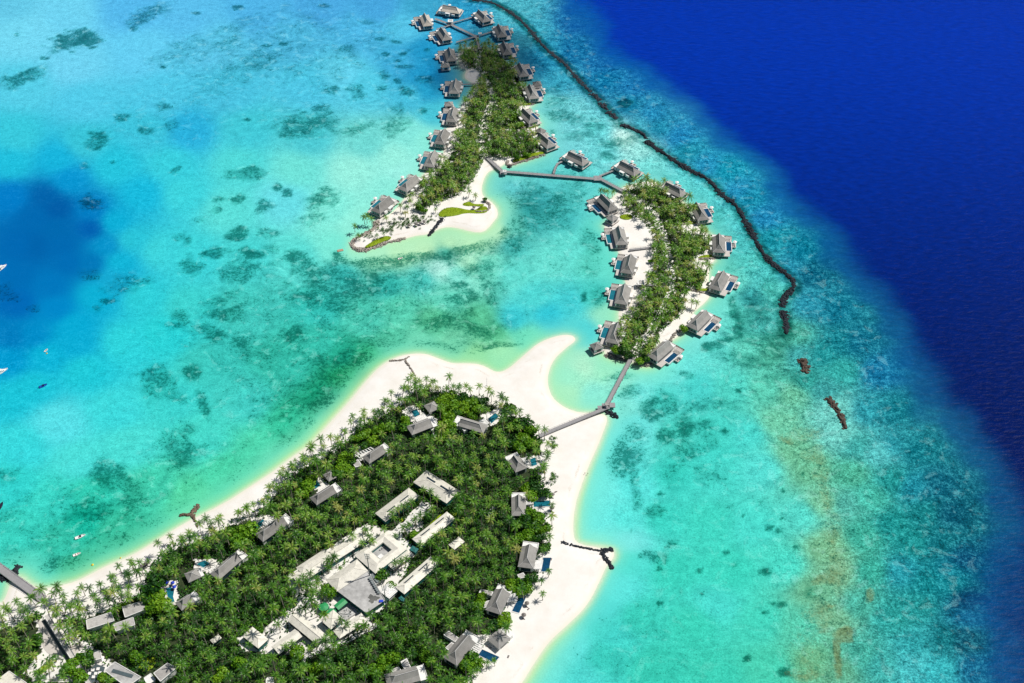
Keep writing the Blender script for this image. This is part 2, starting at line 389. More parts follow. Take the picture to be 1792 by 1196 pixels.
# colour of the water over its bed, cloud shade by the top villas painted in: (bearing x, bearing y, sRGB)
CC = """20 10 85 190 215;110 25 95 200 225;230 15 70 175 220;330 20 75 180 220;450 15 65 170 215;560 10 60 160 210;660 10 55 155 205;740 8 60 165 205;820 8 40 150 195
30 60 100 205 225;130 110 95 200 225;250 90 85 195 225;380 80 80 190 220;520 70 70 180 215;630 60 65 175 215;710 50 70 185 215;740 90 30 150 200;730 130 30 150 200;700 110 50 165 205
40 150 70 195 215;150 180 70 195 215;280 170 65 190 215;400 160 60 185 210;540 150 65 190 215;640 150 70 195 215;720 170 60 185 210;760 130 20 140 195;755 200 70 195 215;745 160 30 155 200
30 240 55 200 220;150 250 55 195 215;260 230 60 195 220;330 230 40 178 222;430 230 65 200 215;540 240 75 200 210;640 250 110 215 210;720 230 130 230 220;745 245 140 235 220
20 285 30 190 220;100 280 20 180 220;200 290 35 195 220;300 290 55 205 220;420 290 80 215 215;520 300 110 225 215;620 300 150 238 222;690 280 150 238 222;680 330 140 235 220
250 340 20 185 220;320 340 60 210 220;400 370 90 220 215;500 370 115 228 215;580 370 130 235 220;620 390 145 238 220
20 345 0 125 200;90 335 0 110 190;60 380 0 90 175;110 400 0 85 170;40 430 0 90 178;120 450 0 95 180;30 480 0 95 178;90 490 0 110 188;160 470 0 110 185;30 530 0 105 182;100 540 0 135 200;20 590 0 125 190;60 590 0 140 200;15 630 0 155 208
160 400 0 95 175;185 430 4 146 202;160 370 0 125 195;120 315 5 150 210
200 390 10 175 215;210 460 15 180 215;170 520 10 175 212;130 570 5 170 212;80 620 10 180 215;230 420 40 195 215;280 440 60 210 218;250 520 45 205 215;220 600 45 210 218;150 650 30 200 215;60 680 25 195 215;20 700 25 195 215;100 740 50 212 220;200 720 60 215 218;40 780 55 215 220;140 810 75 220 215;230 780 75 220 212;20 850 50 210 205;90 880 60 215 200;160 860 50 205 180
340 450 60 210 215;430 450 70 210 208;520 450 90 220 212;330 540 60 208 205;430 540 70 205 195;360 640 60 200 190;430 700 70 210 200;300 700 60 210 205;350 770 70 215 200;270 850 70 212 180;200 930 65 205 170;100 950 60 205 180;40 930 60 212 195;60 990 70 215 195;140 1000 60 195 150;220 950 60 200 160;330 870 90 220 170;400 830 80 218 175;460 790 80 215 175;510 740 60 205 165;500 640 60 200 180;560 600 60 200 180;560 540 60 205 195;600 620 40 180 150;640 630 60 195 140;570 700 40 185 140;610 660 50 190 130;540 760 80 210 160
590 430 120 232 215;640 460 110 228 195;700 450 150 232 190;760 440 150 235 195;820 420 170 238 190;870 400 150 235 200;600 480 70 205 200;680 500 60 195 185;740 490 80 210 200;800 480 130 232 215;850 470 120 228 205;780 520 110 225 200;700 540 100 220 190;640 560 85 212 190;760 560 100 205 160;840 560 90 195 150;870 585 95 200 150;800 600 120 215 175;730 600 110 215 180;690 600 95 210 175;830 625 150 225 160;880 615 160 235 180;920 590 110 225 190;900 560 60 205 215;960 550 50 200 215;1000 530 70 210 215;940 520 80 215 212;900 480 100 222 210;960 460 110 228 215;1000 430 105 226 215;1040 400 90 215 205;1040 460 100 222 205;1040 520 70 205 195;1060 550 150 232 200;1020 580 70 210 215;1020 620 150 235 205;1060 650 160 238 200;1000 660 160 240 205;990 690 175 240 195;1040 690 140 235 215;1085 670 140 232 210;1100 700 130 232 220
900 330 100 205 208;950 350 70 185 190;990 380 75 195 195;930 390 70 190 190;1020 340 95 210 208;1040 370 95 212 208;900 430 80 200 195;980 330 90 205 205;880 360 130 220 200;1000 310 100 212 210;900 300 110 212 205
960 90 35 140 175;900 20 70 170 190;930 60 60 165 190;980 140 50 155 185;940 110 20 130 175;960 190 110 205 212;1000 200 110 205 212;1000 250 115 210 215;950 215 120 215 215;1050 230 100 205 210;1060 260 105 208 212;1100 260 110 212 212;1140 290 115 215 212;1190 320 95 208 208;1240 340 90 205 205;1270 380 85 200 200;1290 430 75 190 190;1310 460 80 195 188;1340 480 75 190 188;1350 510 90 205 195;1310 520 85 200 190;1280 490 110 220 205;1300 560 85 198 185;1260 545 110 222 210;1330 560 70 175 170;1220 590 115 225 220;1250 620 100 220 210;1180 650 110 230 222;1120 690 115 232 225;1310 610 95 205 185;1350 620 90 190 165
1010 40 15 100 165;1060 110 15 105 170;1110 150 20 115 175;1000 80 20 110 165;1060 150 20 120 170;1080 190 40 145 180;1140 200 25 130 180;1190 240 25 130 185;1120 220 60 165 190;1180 270 50 155 185;1240 290 30 140 185;1290 335 30 140 185;1280 300 25 120 180;1340 380 25 130 180;1330 420 40 150 180;1390 430 25 135 175;1380 470 35 140 170;1430 480 25 130 170;1420 530 35 140 165;1400 570 50 150 160;1470 540 20 115 165;1500 590 20 120 160;1450 600 35 140 160;1400 620 60 160 160;1540 650 15 115 160;1480 660 45 150 160;1440 680 60 160 160;1580 710 15 120 160;1520 720 40 150 165;1560 780 30 140 155;1620 790 20 120 155;1500 780 60 165 160;1460 720 110 200 190;1470 760 110 200 190;1540 790 90 195 195;1520 850 70 180 175;1600 850 25 135 155;1650 880 20 120 152;1560 920 40 155 160;1640 950 25 135 155;1680 970 18 115 150;1580 1000 30 145 160;1660 1040 22 128 152;1700 1080 15 110 148;1560 1080 45 155 155;1640 1120 25 130 155;1600 1160 70 185 190;1690 1160 30 140 165;1540 1160 60 170 165
1160 700 80 215 205;1220 680 75 212 205;1280 680 80 210 195;1340 680 90 200 175;1390 690 105 190 155;1120 750 110 230 225;1180 760 75 210 195;1250 760 70 212 198;1310 760 75 215 205;1360 740 110 200 165;1090 790 105 232 228;1110 850 90 228 222;1180 830 60 210 195;1260 830 75 218 205;1330 820 85 220 210;1390 790 110 190 150;1420 820 105 185 145;1060 860 110 235 228;1050 920 105 234 228;1100 910 90 228 220;1160 910 60 212 195;1240 920 65 215 195;1320 920 75 220 205;1400 900 85 215 200;1440 880 115 190 150;1480 880 80 175 160;1040 940 125 236 222;1100 980 75 222 210;1180 1000 60 212 190;1280 1000 62 215 192;1370 990 75 218 198;1450 960 120 185 140;1470 1000 120 180 140;1430 1030 110 185 145;1080 1030 90 228 222;1050 1060 80 220 215;1120 1080 60 208 188;1220 1090 60 210 185;1330 1090 68 212 188;1400 1100 85 200 170;1460 1080 115 180 140;1500 1060 70 170 150;1000 1130 95 228 225;1060 1150 60 205 190;1150 1170 58 205 182;1250 1180 60 205 180;1350 1170 70 205 175;1420 1160 105 185 140;1470 1170 95 170 135;1510 1150 65 168 150;960 1180 95 228 225;1010 1185 80 215 208;1070 1110 70 215 205"""
cc = np.array([[float(q) for q in r.split()] for l in CC.split('\n') for r in l.split(';')])
k_ = (cc[:, 1] < 215) & (cc[:, 0] < 725); cc[k_, 2:5] += (14, 10, 16)  # far lagoon lifted paler, putting the sky's sheen into its colour
C2 = """655 442 178 240 200;700 437 190 240 192;745 430 192 240 190;785 426 190 240 190;825 418 192 240 190;864 405 195 240 196;625 441 160 240 208;60 60 115 215 243;600 130 100 210 238;150 180 80 202 232;500 350 102 220 228;290 585 40 208 212;100 740 86 222 230;570 700 35 175 135;640 665 40 165 120;1660 1020 0 122 135;1690 1050 0 72 105;1685 985 0 75 115;1670 1000 5 120 140;1620 1020 10 130 138;1060 140 0 112 162;1000 90 5 105 160;1100 185 10 122 160;1150 225 15 130 165;1200 265 20 138 165;1270 300 5 142 172;1310 350 8 132 165;1400 440 0 120 150;1420 480 0 95 125;1350 420 15 140 160;1320 520 48 152 155;1250 795 70 218 205;1100 950 118 233 230;1250 1060 74 218 205;1020 640 178 239 205;705 300 155 240 228;150 910 25 198 172;1410 670 45 158 148;925 365 50 165 165;905 395 112 215 200;780 440 25 170 155;770 470 190 248 236;820 460 178 240 205;1095 240 195 240 232;1120 262 150 225 220;1500 600 5 105 135;1460 540 5 112 140;1470 600 15 125 140;1560 720 10 118 135;1600 790 5 115 130;1560 840 25 140 138;1560 920 22 142 140;1640 950 8 112 125;1620 900 15 125 130;1600 950 20 138 138;1660 900 0 85 110;1640 850 5 95 120;1600 1060 30 145 145;1560 1080 40 155 150;1650 1120 10 115 125;1690 1120 0 80 105;1710 1170 10 100 140;1640 1170 50 172 180;1600 1130 45 160 165;1520 1000 55 170 150;1510 940 60 172 150;1520 870 70 185 165;1490 830 75 175 145;1470 650 45 160 155;1440 620 25 140 145;1390 590 70 165 145;80 345 0 98 170;100 365 0 92 166;60 430 0 98 170;200 490 22 172 212;130 600 8 172 212;100 400 0 104 174;60 380 0 104 176;110 430 0 104 176;40 430 0 104 178;120 460 0 108 180;30 480 0 108 180;90 500 0 118 188;160 460 0 118 184"""
c2 = np.array([[float(q) for q in r.split()] for r in C2.split(';')])
d_ = np.hypot(cc[:, None, 0] - c2[None, :, 0], cc[:, None, 1] - c2[None, :, 1]).min(1)
cc = np.vstack([cc[d_ > 24], c2])
# seagrass meadows and coral heads: bearing x, y, half-width, half-height, tilt deg, strength
GR = """135 70 36 13 -12 1.3;36 135 46 13 -22 1.0;78 100 8 4 0 1.2;258 28 38 14 -15 .9;236 50 9 5 0 1.2;320 85 60 16 -20 .55;420 45 50 10 -20 .55;450 112 50 18 -15 .75;395 75 30 10 -20 .7;605 85 14 6 0 .9;575 157 12 7 0 1.1;548 218 46 18 -18 1.0;545 236 25 9 0 .7;626 222 28 8 -10 .8;690 215 30 16 -20 .75;705 160 12 8 0 1.;175 247 20 12 -8 1.15;214 207 15 6 -12 1.;258 228 12 7 0 1.;302 215 12 8 0 .8;166 357 19 10 -8 1.15;148 293 9 5 -10 1.;285 187 14 6 0 .9;305 302 12 6 -25 .8;425 310 32 11 -10 1.;485 328 9 5 0 1.2;466 357 17 10 0 1.1;506 335 9 6 0 1.1;416 349 10 6 -10 1.1;385 352 12 5 0 .9;562 350 24 13 -10 1.05;545 380 24 10 -10 .7;420 408 15 12 0 1.15;472 405 15 9 0 .8;376 440 19 9 0 1.05;444 441 17 9 0 1.2;405 440 10 6 0 .7;472 435 14 7 0 .7;335 463 20 14 -15 .85;330 420 8 7 0 1.0;312 412 10 8 0 .7;430 466 20 8 -5 .8;220 490 26 18 0 .75;192 525 10 5 0 1.15;174 537 8 5 0 1.;20 510 18 13 15 1.;60 540 12 6 0 1.1;155 478 17 10 0 .95;380 370 9 6 0 .8;350 385 12 6 0 .6
525 460 26 22 0 1.;560 490 55 40 -10 .92;620 505 55 28 -12 1.08;575 530 40 20 0 .9;655 475 45 16 -12 1.0;700 460 45 9 -8 1.1;760 450 60 10 -8 .95;820 432 45 14 -8 .9;640 460 30 8 -5 1.05;865 405 22 8 0 1.2;900 420 35 22 0 .85;930 345 30 20 0 .8;960 370 55 24 -10 .85;920 392 40 20 0 .75;1000 350 25 20 0 .7;990 395 30 20 0 .65;880 440 45 14 0 .75;840 470 25 16 0 .9;865 500 25 14 0 .85;805 500 14 7 0 1.1;810 520 22 10 -10 1.15;860 520 20 9 0 .9;770 450 35 10 0 .8;430 470 45 14 -8 .85;395 520 35 10 -15 .75;395 545 35 14 8 .95;370 580 28 14 20 1.;310 560 18 22 30 .75;420 600 25 10 0 .9;460 610 35 20 0 .8;515 590 9 19 25 1.2;330 655 12 14 0 1.05;350 710 9 22 -25 1.0;262 672 34 22 25 .85;290 695 28 10 25 .8;330 790 45 18 -10 .95;320 760 20 16 0 .7;285 770 18 14 0 .7;195 830 30 24 0 .95;160 895 40 28 -20 .85;240 870 30 26 0 .8;230 905 30 14 -10 .7;560 650 60 26 -30 .85;600 640 50 30 -25 .95;570 700 45 30 -40 .95;520 705 40 26 0 .75;540 745 34 16 -40 .8;470 700 30 16 0 .7;640 600 45 18 0 .75;690 620 30 8 0 .8;760 610 40 9 5 .9;680 590 45 16 0 .6;780 565 55 12 0 .9;840 570 48 18 0 .98;800 545 30 10 0 .75;870 605 26 5 -8 1.1;910 603 36 4 -8 1.2;170 985 55 20 -10 .75;110 1000 50 18 -5 .8;240 970 26 12 -25 .8;150 1010 40 8 0 .7;20 835 22 14 0 .8;30 990 12 8 -45 1.0;60 1000 14 10 0 .8;220 945 24 14 -30 .7;590 447 12 7 40 1.2;604 456 14 6 25 1.25
630 510 160 62 -8 .62;900 395 110 60 -8 .58;560 670 120 80 -35 .60;420 600 110 70 -10 .50;1000 470 70 70 0 .34;1190 770 130 110 0 .34;1260 1000 170 150 0 .18;1130 1110 110 90 0 .30;800 560 120 40 0 .52;300 850 130 70 -30 .46;150 940 130 70 -20 .52;480 100 170 60 -15 .48;330 200 120 50 0 .22;600 190 120 40 -10 .28
662 68 8 4 0 1.15;690 71 8 3 0 1.1;672 92 8 4 0 1.15;702 93 7 4 0 1.1;692 106 6 3 0 1.1;702 117 14 4 0 1.0;668 131 12 7 0 1.0;735 137 16 7 0 .9;744 88 6 3 0 1.1;693 143 7 4 0 1.1;667 155 8 4 0 1.1;693 192 14 8 0 .8;740 194 6 5 0 1.0;620 157 18 11 0 .85;560 190 16 5 0 .9;465 80 8 3 0 1.1;495 79 10 4 0 1.1;436 209 7 4 0 1.1;418 12 8 5 0 1.1;345 24 6 3 0 1.0;570 12 10 4 0 .9;640 35 14 5 0 .7;30 60 4 3 0 1.1;285 117 5 3 0 1.2;197 285 4 3 0 1.2;128 92 6 3 0 .9
1040 430 20 26 0 .85;1035 475 18 14 0 .6;1055 520 14 14 0 .75;1024 522 6 8 0 1.2;1085 660 30 5 -8 .9;1100 685 20 10 -15 .85;1095 805 28 34 10 1.1;1112 840 10 18 0 .9;1138 714 20 20 -20 1.05;1172 708 18 18 0 1.0;1165 760 15 15 0 1.1;1204 745 18 20 -20 1.05;1215 792 38 26 -10 .85;1112 760 16 16 0 .8;1105 690 14 8 0 .7;1210 660 10 6 0 1.;1245 712 40 10 0 .7;1240 745 14 12 0 .85;1180 835 20 20 0 .65;1150 905 18 12 0 .8;1115 880 10 22 0 .8;1240 835 22 18 0 .6;1270 755 6 4 0 1.4;1157 868 6 4 0 1.3;1293 683 4 3 0 1.4;1150 975 24 10 0 .8;1200 655 10 5 0 .9
1287 545 7 26 -12 1.1;1292 575 8 18 10 1.1;1268 600 22 10 -30 1.1;1245 606 14 8 -20 1.2;1330 585 50 18 10 .75;1310 625 50 14 0 .7;1360 655 30 14 0 .6;1320 540 26 30 10 .65;1345 500 16 20 0 .6;985 205 34 12 0 .8;1040 222 22 10 0 .75;1010 240 30 8 0 .7;960 160 16 10 0 .6;1075 258 24 10 0 .8;1060 280 14 8 0 .9;1095 180 12 6 0 1.2;975 180 25 10 0 .7;960 235 9 6 0 1.2;1110 245 16 8 0 .7;1285 470 25 20 0 .5;1140 310 30 8 0 .5;1255 380 10 20 0 .5
1393 957 7 3 5 1.5;1354 1055 5 4 0 1.5;1367 1056 7 5 0 1.4;1367 908 4 3 0 1.4;1345 925 6 4 0 1.4;1330 880 3 3 0 1.4;1160 1055 6 5 0 1.3;1225 1000 6 5 0 1.3;1315 1155 8 5 0 1.4;1340 1072 5 3 0 1.4;1360 930 5 3 0 1.4;1270 966 6 5 0 1.2;1180 955 10 6 0 1.0;1300 902 3 2 0 1.4;1286 990 5 4 0 1.2;1340 1000 10 5 0 1.1;1155 995 6 5 0 1.2;1230 1040 5 3 0 1.2;1120 975 6 6 0 1.;1380 1180 12 8 0 1.1;1420 1035 14 10 0 .9;1370 860 3 3 0 1.4;1405 832 5 3 0 1.4"""
gr = np.array([[float(q) for q in r.split()] for l in GR.split('\n') for r in l.split(';')])
BR = """1372 655 26 30 0 .35;1360 640 24 8 0 .5;1395 735 28 26 0 .55;1372 775 16 10 20 .9;1400 760 26 20 0 .75;1425 800 16 24 -20 .8;1435 840 14 24 -15 .75;1448 880 12 26 -8 .8;1455 930 16 30 0 .75;1462 985 18 30 0 .8;1445 1012 22 10 0 1.0;1470 1020 14 30 0 .7;1435 1070 26 26 0 .7;1445 1095 14 10 0 .9;1430 1140 34 40 0 .65;1478 1105 12 14 30 1.35;1466 1135 6 24 0 1.35;1522 1040 8 14 10 1.0;1500 1085 10 12 30 .6;1420 1185 30 12 0 .9;1468 1165 7 20 5 1.25;1455 1060 8 5 0 1.1;1460 950 8 8 0 1.0;1405 800 14 14 0 .8;840 575 30 14 0 .2"""
br = np.array([[float(q) for q in r.split()] for r in BR.split(';')])

def expand(v0, v1, step):
    core = np.arange(v0, v1 + step, step)
    out = []; s = step; x = 0
    while x < 24000:
        s *= 1.35; x += s; out.append(x)
    out = np.array(out)
    return np.concatenate([v0 - out[::-1], core, core[-1] + out])
xs = expand(-580, 600, 2.2); ys = expand(330, 1240, 2.2)
X, Y = np.meshgrid(xs, ys); X = X.ravel(); Y = Y.ravel()
U, V = P(X, Y)
near = (Y > 200) & (Y < 2500) & (np.abs(X) < 1600)
U = np.where(near, U, np.where(X > 150, 2300., -400.)); V = np.where(near, np.clip(V, -250, 1400), np.where(Y > 800, -250., 1400.))
U = np.clip(U, -400, 2300)
num = np.zeros((len(X), 3)); den = np.zeros(len(X))
ccl = lin(cc[:, 2:5])
for (a, b), c in zip(cc[:, :2], ccl):
    w = 1.0 / ((U - a) ** 2 + (1.25 * (V - b)) ** 2 + 16. ** 2) ** 2.2
    num += w[:, None] * c; den += w
colr = num / den[:, None]
# drop-off into the open sea
de = dist_line(X, Y, EDGEW)
poly = np.vstack([EDGEW, [[26000, 200], [26000, 26000], [-200, 26000]]])
de = np.where(in_poly(X, Y, poly), de, -de)
wob = np.zeros(len(X)); wr = np.random.default_rng(21)
for i in range(26):
    lam = 14 * 1.16 ** i; a_ = wr.uniform(0, 6.28)
    wob += (lam ** .55) * .15 * np.sin((X * math.cos(a_) + Y * math.sin(a_)) * 6.283 / lam + wr.uniform(0, 6.28))
wob *= np.clip(1 - np.abs(de) / 160, 0, 1)
ww = .6 * sstep(-12, 8, de + wob) + .4 * sstep(-4, 34, de + wob)
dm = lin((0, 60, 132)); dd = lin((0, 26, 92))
h = sstep(520, 1120, Y)[:, None]                 # the open sea turns bluer with distance
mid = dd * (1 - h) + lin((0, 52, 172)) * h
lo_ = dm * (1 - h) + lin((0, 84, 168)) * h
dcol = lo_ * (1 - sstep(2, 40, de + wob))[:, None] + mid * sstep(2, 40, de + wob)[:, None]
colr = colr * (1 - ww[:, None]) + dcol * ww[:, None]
# shallows along the beaches
sdl = land_sd(X, Y)
off = -sdl
warm = sstep(985, 1040, U) * sstep(690, 740, V)   # the sheltered east beach drops off faster into clear water
halo = .62 + .38 * np.sin(X * .021 + Y * .013) * np.sin(Y * .027 - X * .009 + 1.)
islet = sstep(640, 600, V) * 1.0
halo *= 1 - .45 * islet
for d0, d1, c, k in ((6, 26, (140, 234, 200), .55), (2.5, 12, (178, 236, 172), .55), (.6, 6, (212, 236, 172), .8), (0, 2.6, (228, 238, 212), 1.)):
    k = k * np.clip(halo + (.3 if d1 < 5 else 0), 0, 1)
    w = k * (1 - sstep(d0, d1, off)) * (off > -6) * (1 - .6 * warm * (d1 > 8))
    colr = colr * (1 - w[:, None]) + lin(c) * w[:, None]
BW1 = [(826,0),(845,2),(862,5),(885,17),(905,30),(925,50),(945,75),(965,95),(985,108),(1003,130),(1022,150),(1034,162),(1050,177),(1063,193),(1080,208)]
BW2 = [(1087,219),(1100,223),(1114,229),(1126,236),(1130,247),(1154,264),(1185,285),(1211,301),(1235,311),(1251,327),(1262,342),(1278,352),(1290,362),(1300,380),(1308,396),(1319,414),(1332,440),(1349,461),(1373,477),(1389,493),(1390,504),(1376,516),(1370,527),(1368,538)]
BW3 = [(1371,544),(1374,560),(1376,574),(1376,585)]
gras = np.zeros(len(X)); brown = np.zeros(len(X))
WU = np.zeros(len(X)); WV = np.zeros(len(X)); wr = np.random.default_rng(8)
for i in range(22):                               # irregular outlines for the patches
    lam = 7 * 1.22 ** i; a_, b_ = wr.uniform(0, 6.28, 2); am = .12 * min(1., (lam / 30) ** .5)
    ph = (X * math.cos(a_) + Y * math.sin(a_)) * 6.283 / lam
    WU += am * np.sin(ph + wr.uniform(0, 6.28)); WV += am * np.sin(ph * 1.07 + wr.uniform(0, 6.28))
for tab, arr in ((gr, gras), (br, brown)):
    for a, b, rx, ry, t, s in tab:
        rr = min(rx, ry * 1.6)
        k = (np.abs(U - a) < 2 * rx + 2 * ry) & (np.abs(V - b) < 2 * rx + 2 * ry)
        du = U[k] - a + WU[k] * rr; dv = V[k] - b + WV[k] * rr * .7; c, q = math.cos(R(t)), math.sin(R(t))
        e = ((du * c + dv * q) / rx) ** 2 + ((-du * q + dv * c) / ry) ** 2
        arr[k] = np.maximum(arr[k], s * (1 - sstep(.15, 2.6, e)))
for bw, s_ in ((BW1, 1.25), (BW2, 1.0), (BW3, 1.0)):      # drowned rubble at the foot of the breakwaters
    gras = np.maximum(gras, s_ * (1 - sstep(3.5, 9.5, dist_line(X, Y, smooth(GA(bw), 2, False)))))
fade = sstep(4, 16, off)
gras *= np.where(off < 60, fade, 1)
SHELF = [(606,430),(618,442),(650,447),(700,444),(780,437),(832,425),(876,404),(872,388),(862,398),(826,408),(760,414),(690,428)]
gras *= np.where(in_poly(U, V, SHELF), .12, 1.)
gras *= 1 - .45 * np.clip(1.3 * np.exp(-(((U - 70) / 120) ** 2 + ((V - 460) / 140) ** 2)), 0, 1)
# mottling: strongest on the outer reef, weak over bare sand, none in the open sea
reefzone = (1 - sstep(60, 150, -de)) * (1 - ww)
mot = .30 + .60 * reefzone + .42 * np.clip(gras, 0, 1) + .30 * np.clip(brown, 0, 1)
mot *= sstep(4, 30, off) * (1 - ww)
hole = np.exp(-(((U - 70) / 120) ** 2 + ((V - 460) / 140) ** 2))
mot *= 1 - .9 * np.clip(hole * 1.4, 0, 1)

def water_material():
    k = NT('sea_water'); p = k.geo()
    A = lambda n: k.new("ShaderNodeAttribute", attribute_name=n)
    base = A('bed').outputs['Color']; g = A('grass').outputs['Fac']; b = A('brown').outputs['Fac']; m = A('mottle').outputs['Fac']; dp = A('deep').outputs['Fac']
    # warped coordinates so patches do not look like plain noise
    wv = k.new("ShaderNodeTexNoise", i_Scale=.03, i_Detail=3.); k.link(p, wv.inputs['Vector'])
    off = k.new("ShaderNodeVectorMath", operation='MULTIPLY_ADD'); k.link(wv.outputs['Color'], off.inputs[0]); off.inputs[1].default_value = (26, 26, 0); k.link(p, off.inputs[2])
    q = off.outputs[0]
    nb = k.noise(.075, 9, .68, q); nf = k.noise(.42, 5, .72, p); nff = k.noise(.95, 3, .7, p)
    nm = k.noise(.16, 7, .70, q)
    mixn = k.math('ADD', k.math('ADD', k.math('MULTIPLY', nm, .40), k.math('MULTIPLY', nf, .35)), k.math('MULTIPLY', nff, .25))
    fac = k.math('MULTIPLY', k.math('MULTIPLY', k.math('SUBTRACT', mixn, .5), 11.), m)
    # bright gaps are pale sand: lift by mixing to a paler tint rather than scaling only
    light = k.mix(.24, k.mix(1., base, (1.9, 1.7, 1.6), 'MULTIPLY'), (.12, .64, .66))
    c = k.mix(k.math('MULTIPLY', fac, 1., True), base, light)
    c = k.mix(k.math('MULTIPLY', fac, -1., True), c, k.mix(1., base, (.08, .34, .36), 'MULTIPLY'))
    # meadows: a soft field of thin growth with dense speckled tufts in it
    c = k.mix(k.math('MULTIPLY', k.maprange(g, .05, 1.1), .44), c, k.mix(1., c, (.20, .62, .56), 'MULTIPLY'))
    gsum = k.math('ADD', k.math('MULTIPLY', g, .66), k.math('MULTIPLY', k.math('SUBTRACT', k.math('ADD', k.math('MULTIPLY', nb, .26), k.math('ADD', k.math('MULTIPLY', nf, .42), k.math('MULTIPLY', nff, .32))), .5), 6.4))
    gm = k.math('MULTIPLY', k.maprange(gsum, .36, .82), k.maprange(g, .03, .25))
    dark = k.mix(1., c, (.05, .30, .28), 'MULTIPLY')
    c = k.mix(k.math('MULTIPLY', gm, .92), c, dark)
    # bare sandy holes inside the growth
    ho = k.math('MULTIPLY', k.maprange(k.noise(.11, 5, .62, q), .555, .64), k.math('MULTIPLY', k.maprange(m, .25, .5), k.maprange(dp, .3, .0)))
    ho = k.math('MULTIPLY', ho, k.maprange(nff, .35, .5))
    c = k.mix(k.math('MULTIPLY', ho, .42), c, k.mix(.35, k.mix(1., base, (1.5, 1.25, 1.22), 'MULTIPLY'), (.36, .78, .75)))
    # algae-brown reef crest
    bsum = k.math('ADD', b, k.math('MULTIPLY', k.math('SUBTRACT', k.math('ADD', k.math('MULTIPLY', nb, .5), k.math('MULTIPLY', nf, .5)), .5), 2.4))
    bm = k.math('MULTIPLY', k.maprange(bsum, .45, 1.25), k.maprange(b, .03, .3))
    bc = k.ramp(nf, [(.3, (.055, .075, .022)), (.68, (.215, .285, .115))])
    c = k.mix(k.math('MULTIPLY', bm, .66), c, bc)
    # scattered coral heads over the sandy lagoon
    vo = k.new("ShaderNodeTexVoronoi", i_Scale=.055); k.link(q, vo.inputs['Vector'])
    hd = k.math('MULTIPLY', k.maprange(vo.outputs['Distance'], .10, .04), k.maprange(k.noise(.012, 3, .5, p), .52, .62))
    hd = k.math('MULTIPLY', hd, k.maprange(m, .05, .2))
    c = k.mix(k.math('MULTIPLY', hd, .6), c, k.mix(1., c, (.25, .45, .42), 'MULTIPLY'))
    # fine sparkle of the rippled surface, painted into the colour as speckle
    sp = k.math('ADD', 1., k.math('MULTIPLY', k.math('SUBTRACT', nff, .5), k.math('ADD', .35, k.math('MULTIPLY', m, .9))))
    c = k.mix(1., c, sp, 'MULTIPLY')
    mp = k.new("ShaderNodeMapping"); mp.inputs['Rotation'].default_value = (0, 0, R(28)); mp.inputs['Scale'].default_value = (.11, .30, .2); k.link(p, mp.inputs[0])
    wv1 = k.noise(1., 5, .6, mp.outputs[0])
    rip = k.math('ADD', 1., k.math('MULTIPLY', k.math('SUBTRACT', wv1, .5), k.math('MULTIPLY', dp, 1.05)))  # light and dark of the open-sea waves put into the colour
    c = k.mix(1., c, rip, 'MULTIPLY')
    k.link(c, k.b.inputs['Base Color'])
    k.b.inputs['Roughness'].default_value = .3
    k.b.inputs['IOR'].default_value = 1.33
    k.b.inputs['Specular IOR Level'].default_value = .045
    hgt = k.math('ADD', k.math('MULTIPLY', wv1, k.math('ADD', .20, k.math('MULTIPLY', dp, 1.3))), k.math('MULTIPLY', nff, .10))
    k.bump(hgt, .6, 1.0)
    return k.m
sea = mesh_np('sea', np.stack([X, Y, np.zeros(len(X))], 1), grid_faces(len(xs), len(ys)), water_material(), smooth=True)
a = sea.data.attributes.new('bed', 'FLOAT_COLOR', 'POINT')
a.data.foreach_set('color', np.concatenate([np.clip(colr, 0, 1) * .80, np.ones((len(X), 1))], 1).astype(np.float32).ravel())
for nme, arr in (('grass', gras), ('brown', brown), ('mottle', mot), ('deep', ww)):
    a = sea.data.attributes.new(nme, 'FLOAT', 'POINT'); a.data.foreach_set('value', arr.astype(np.float32))
tag(sea, kind='structure')

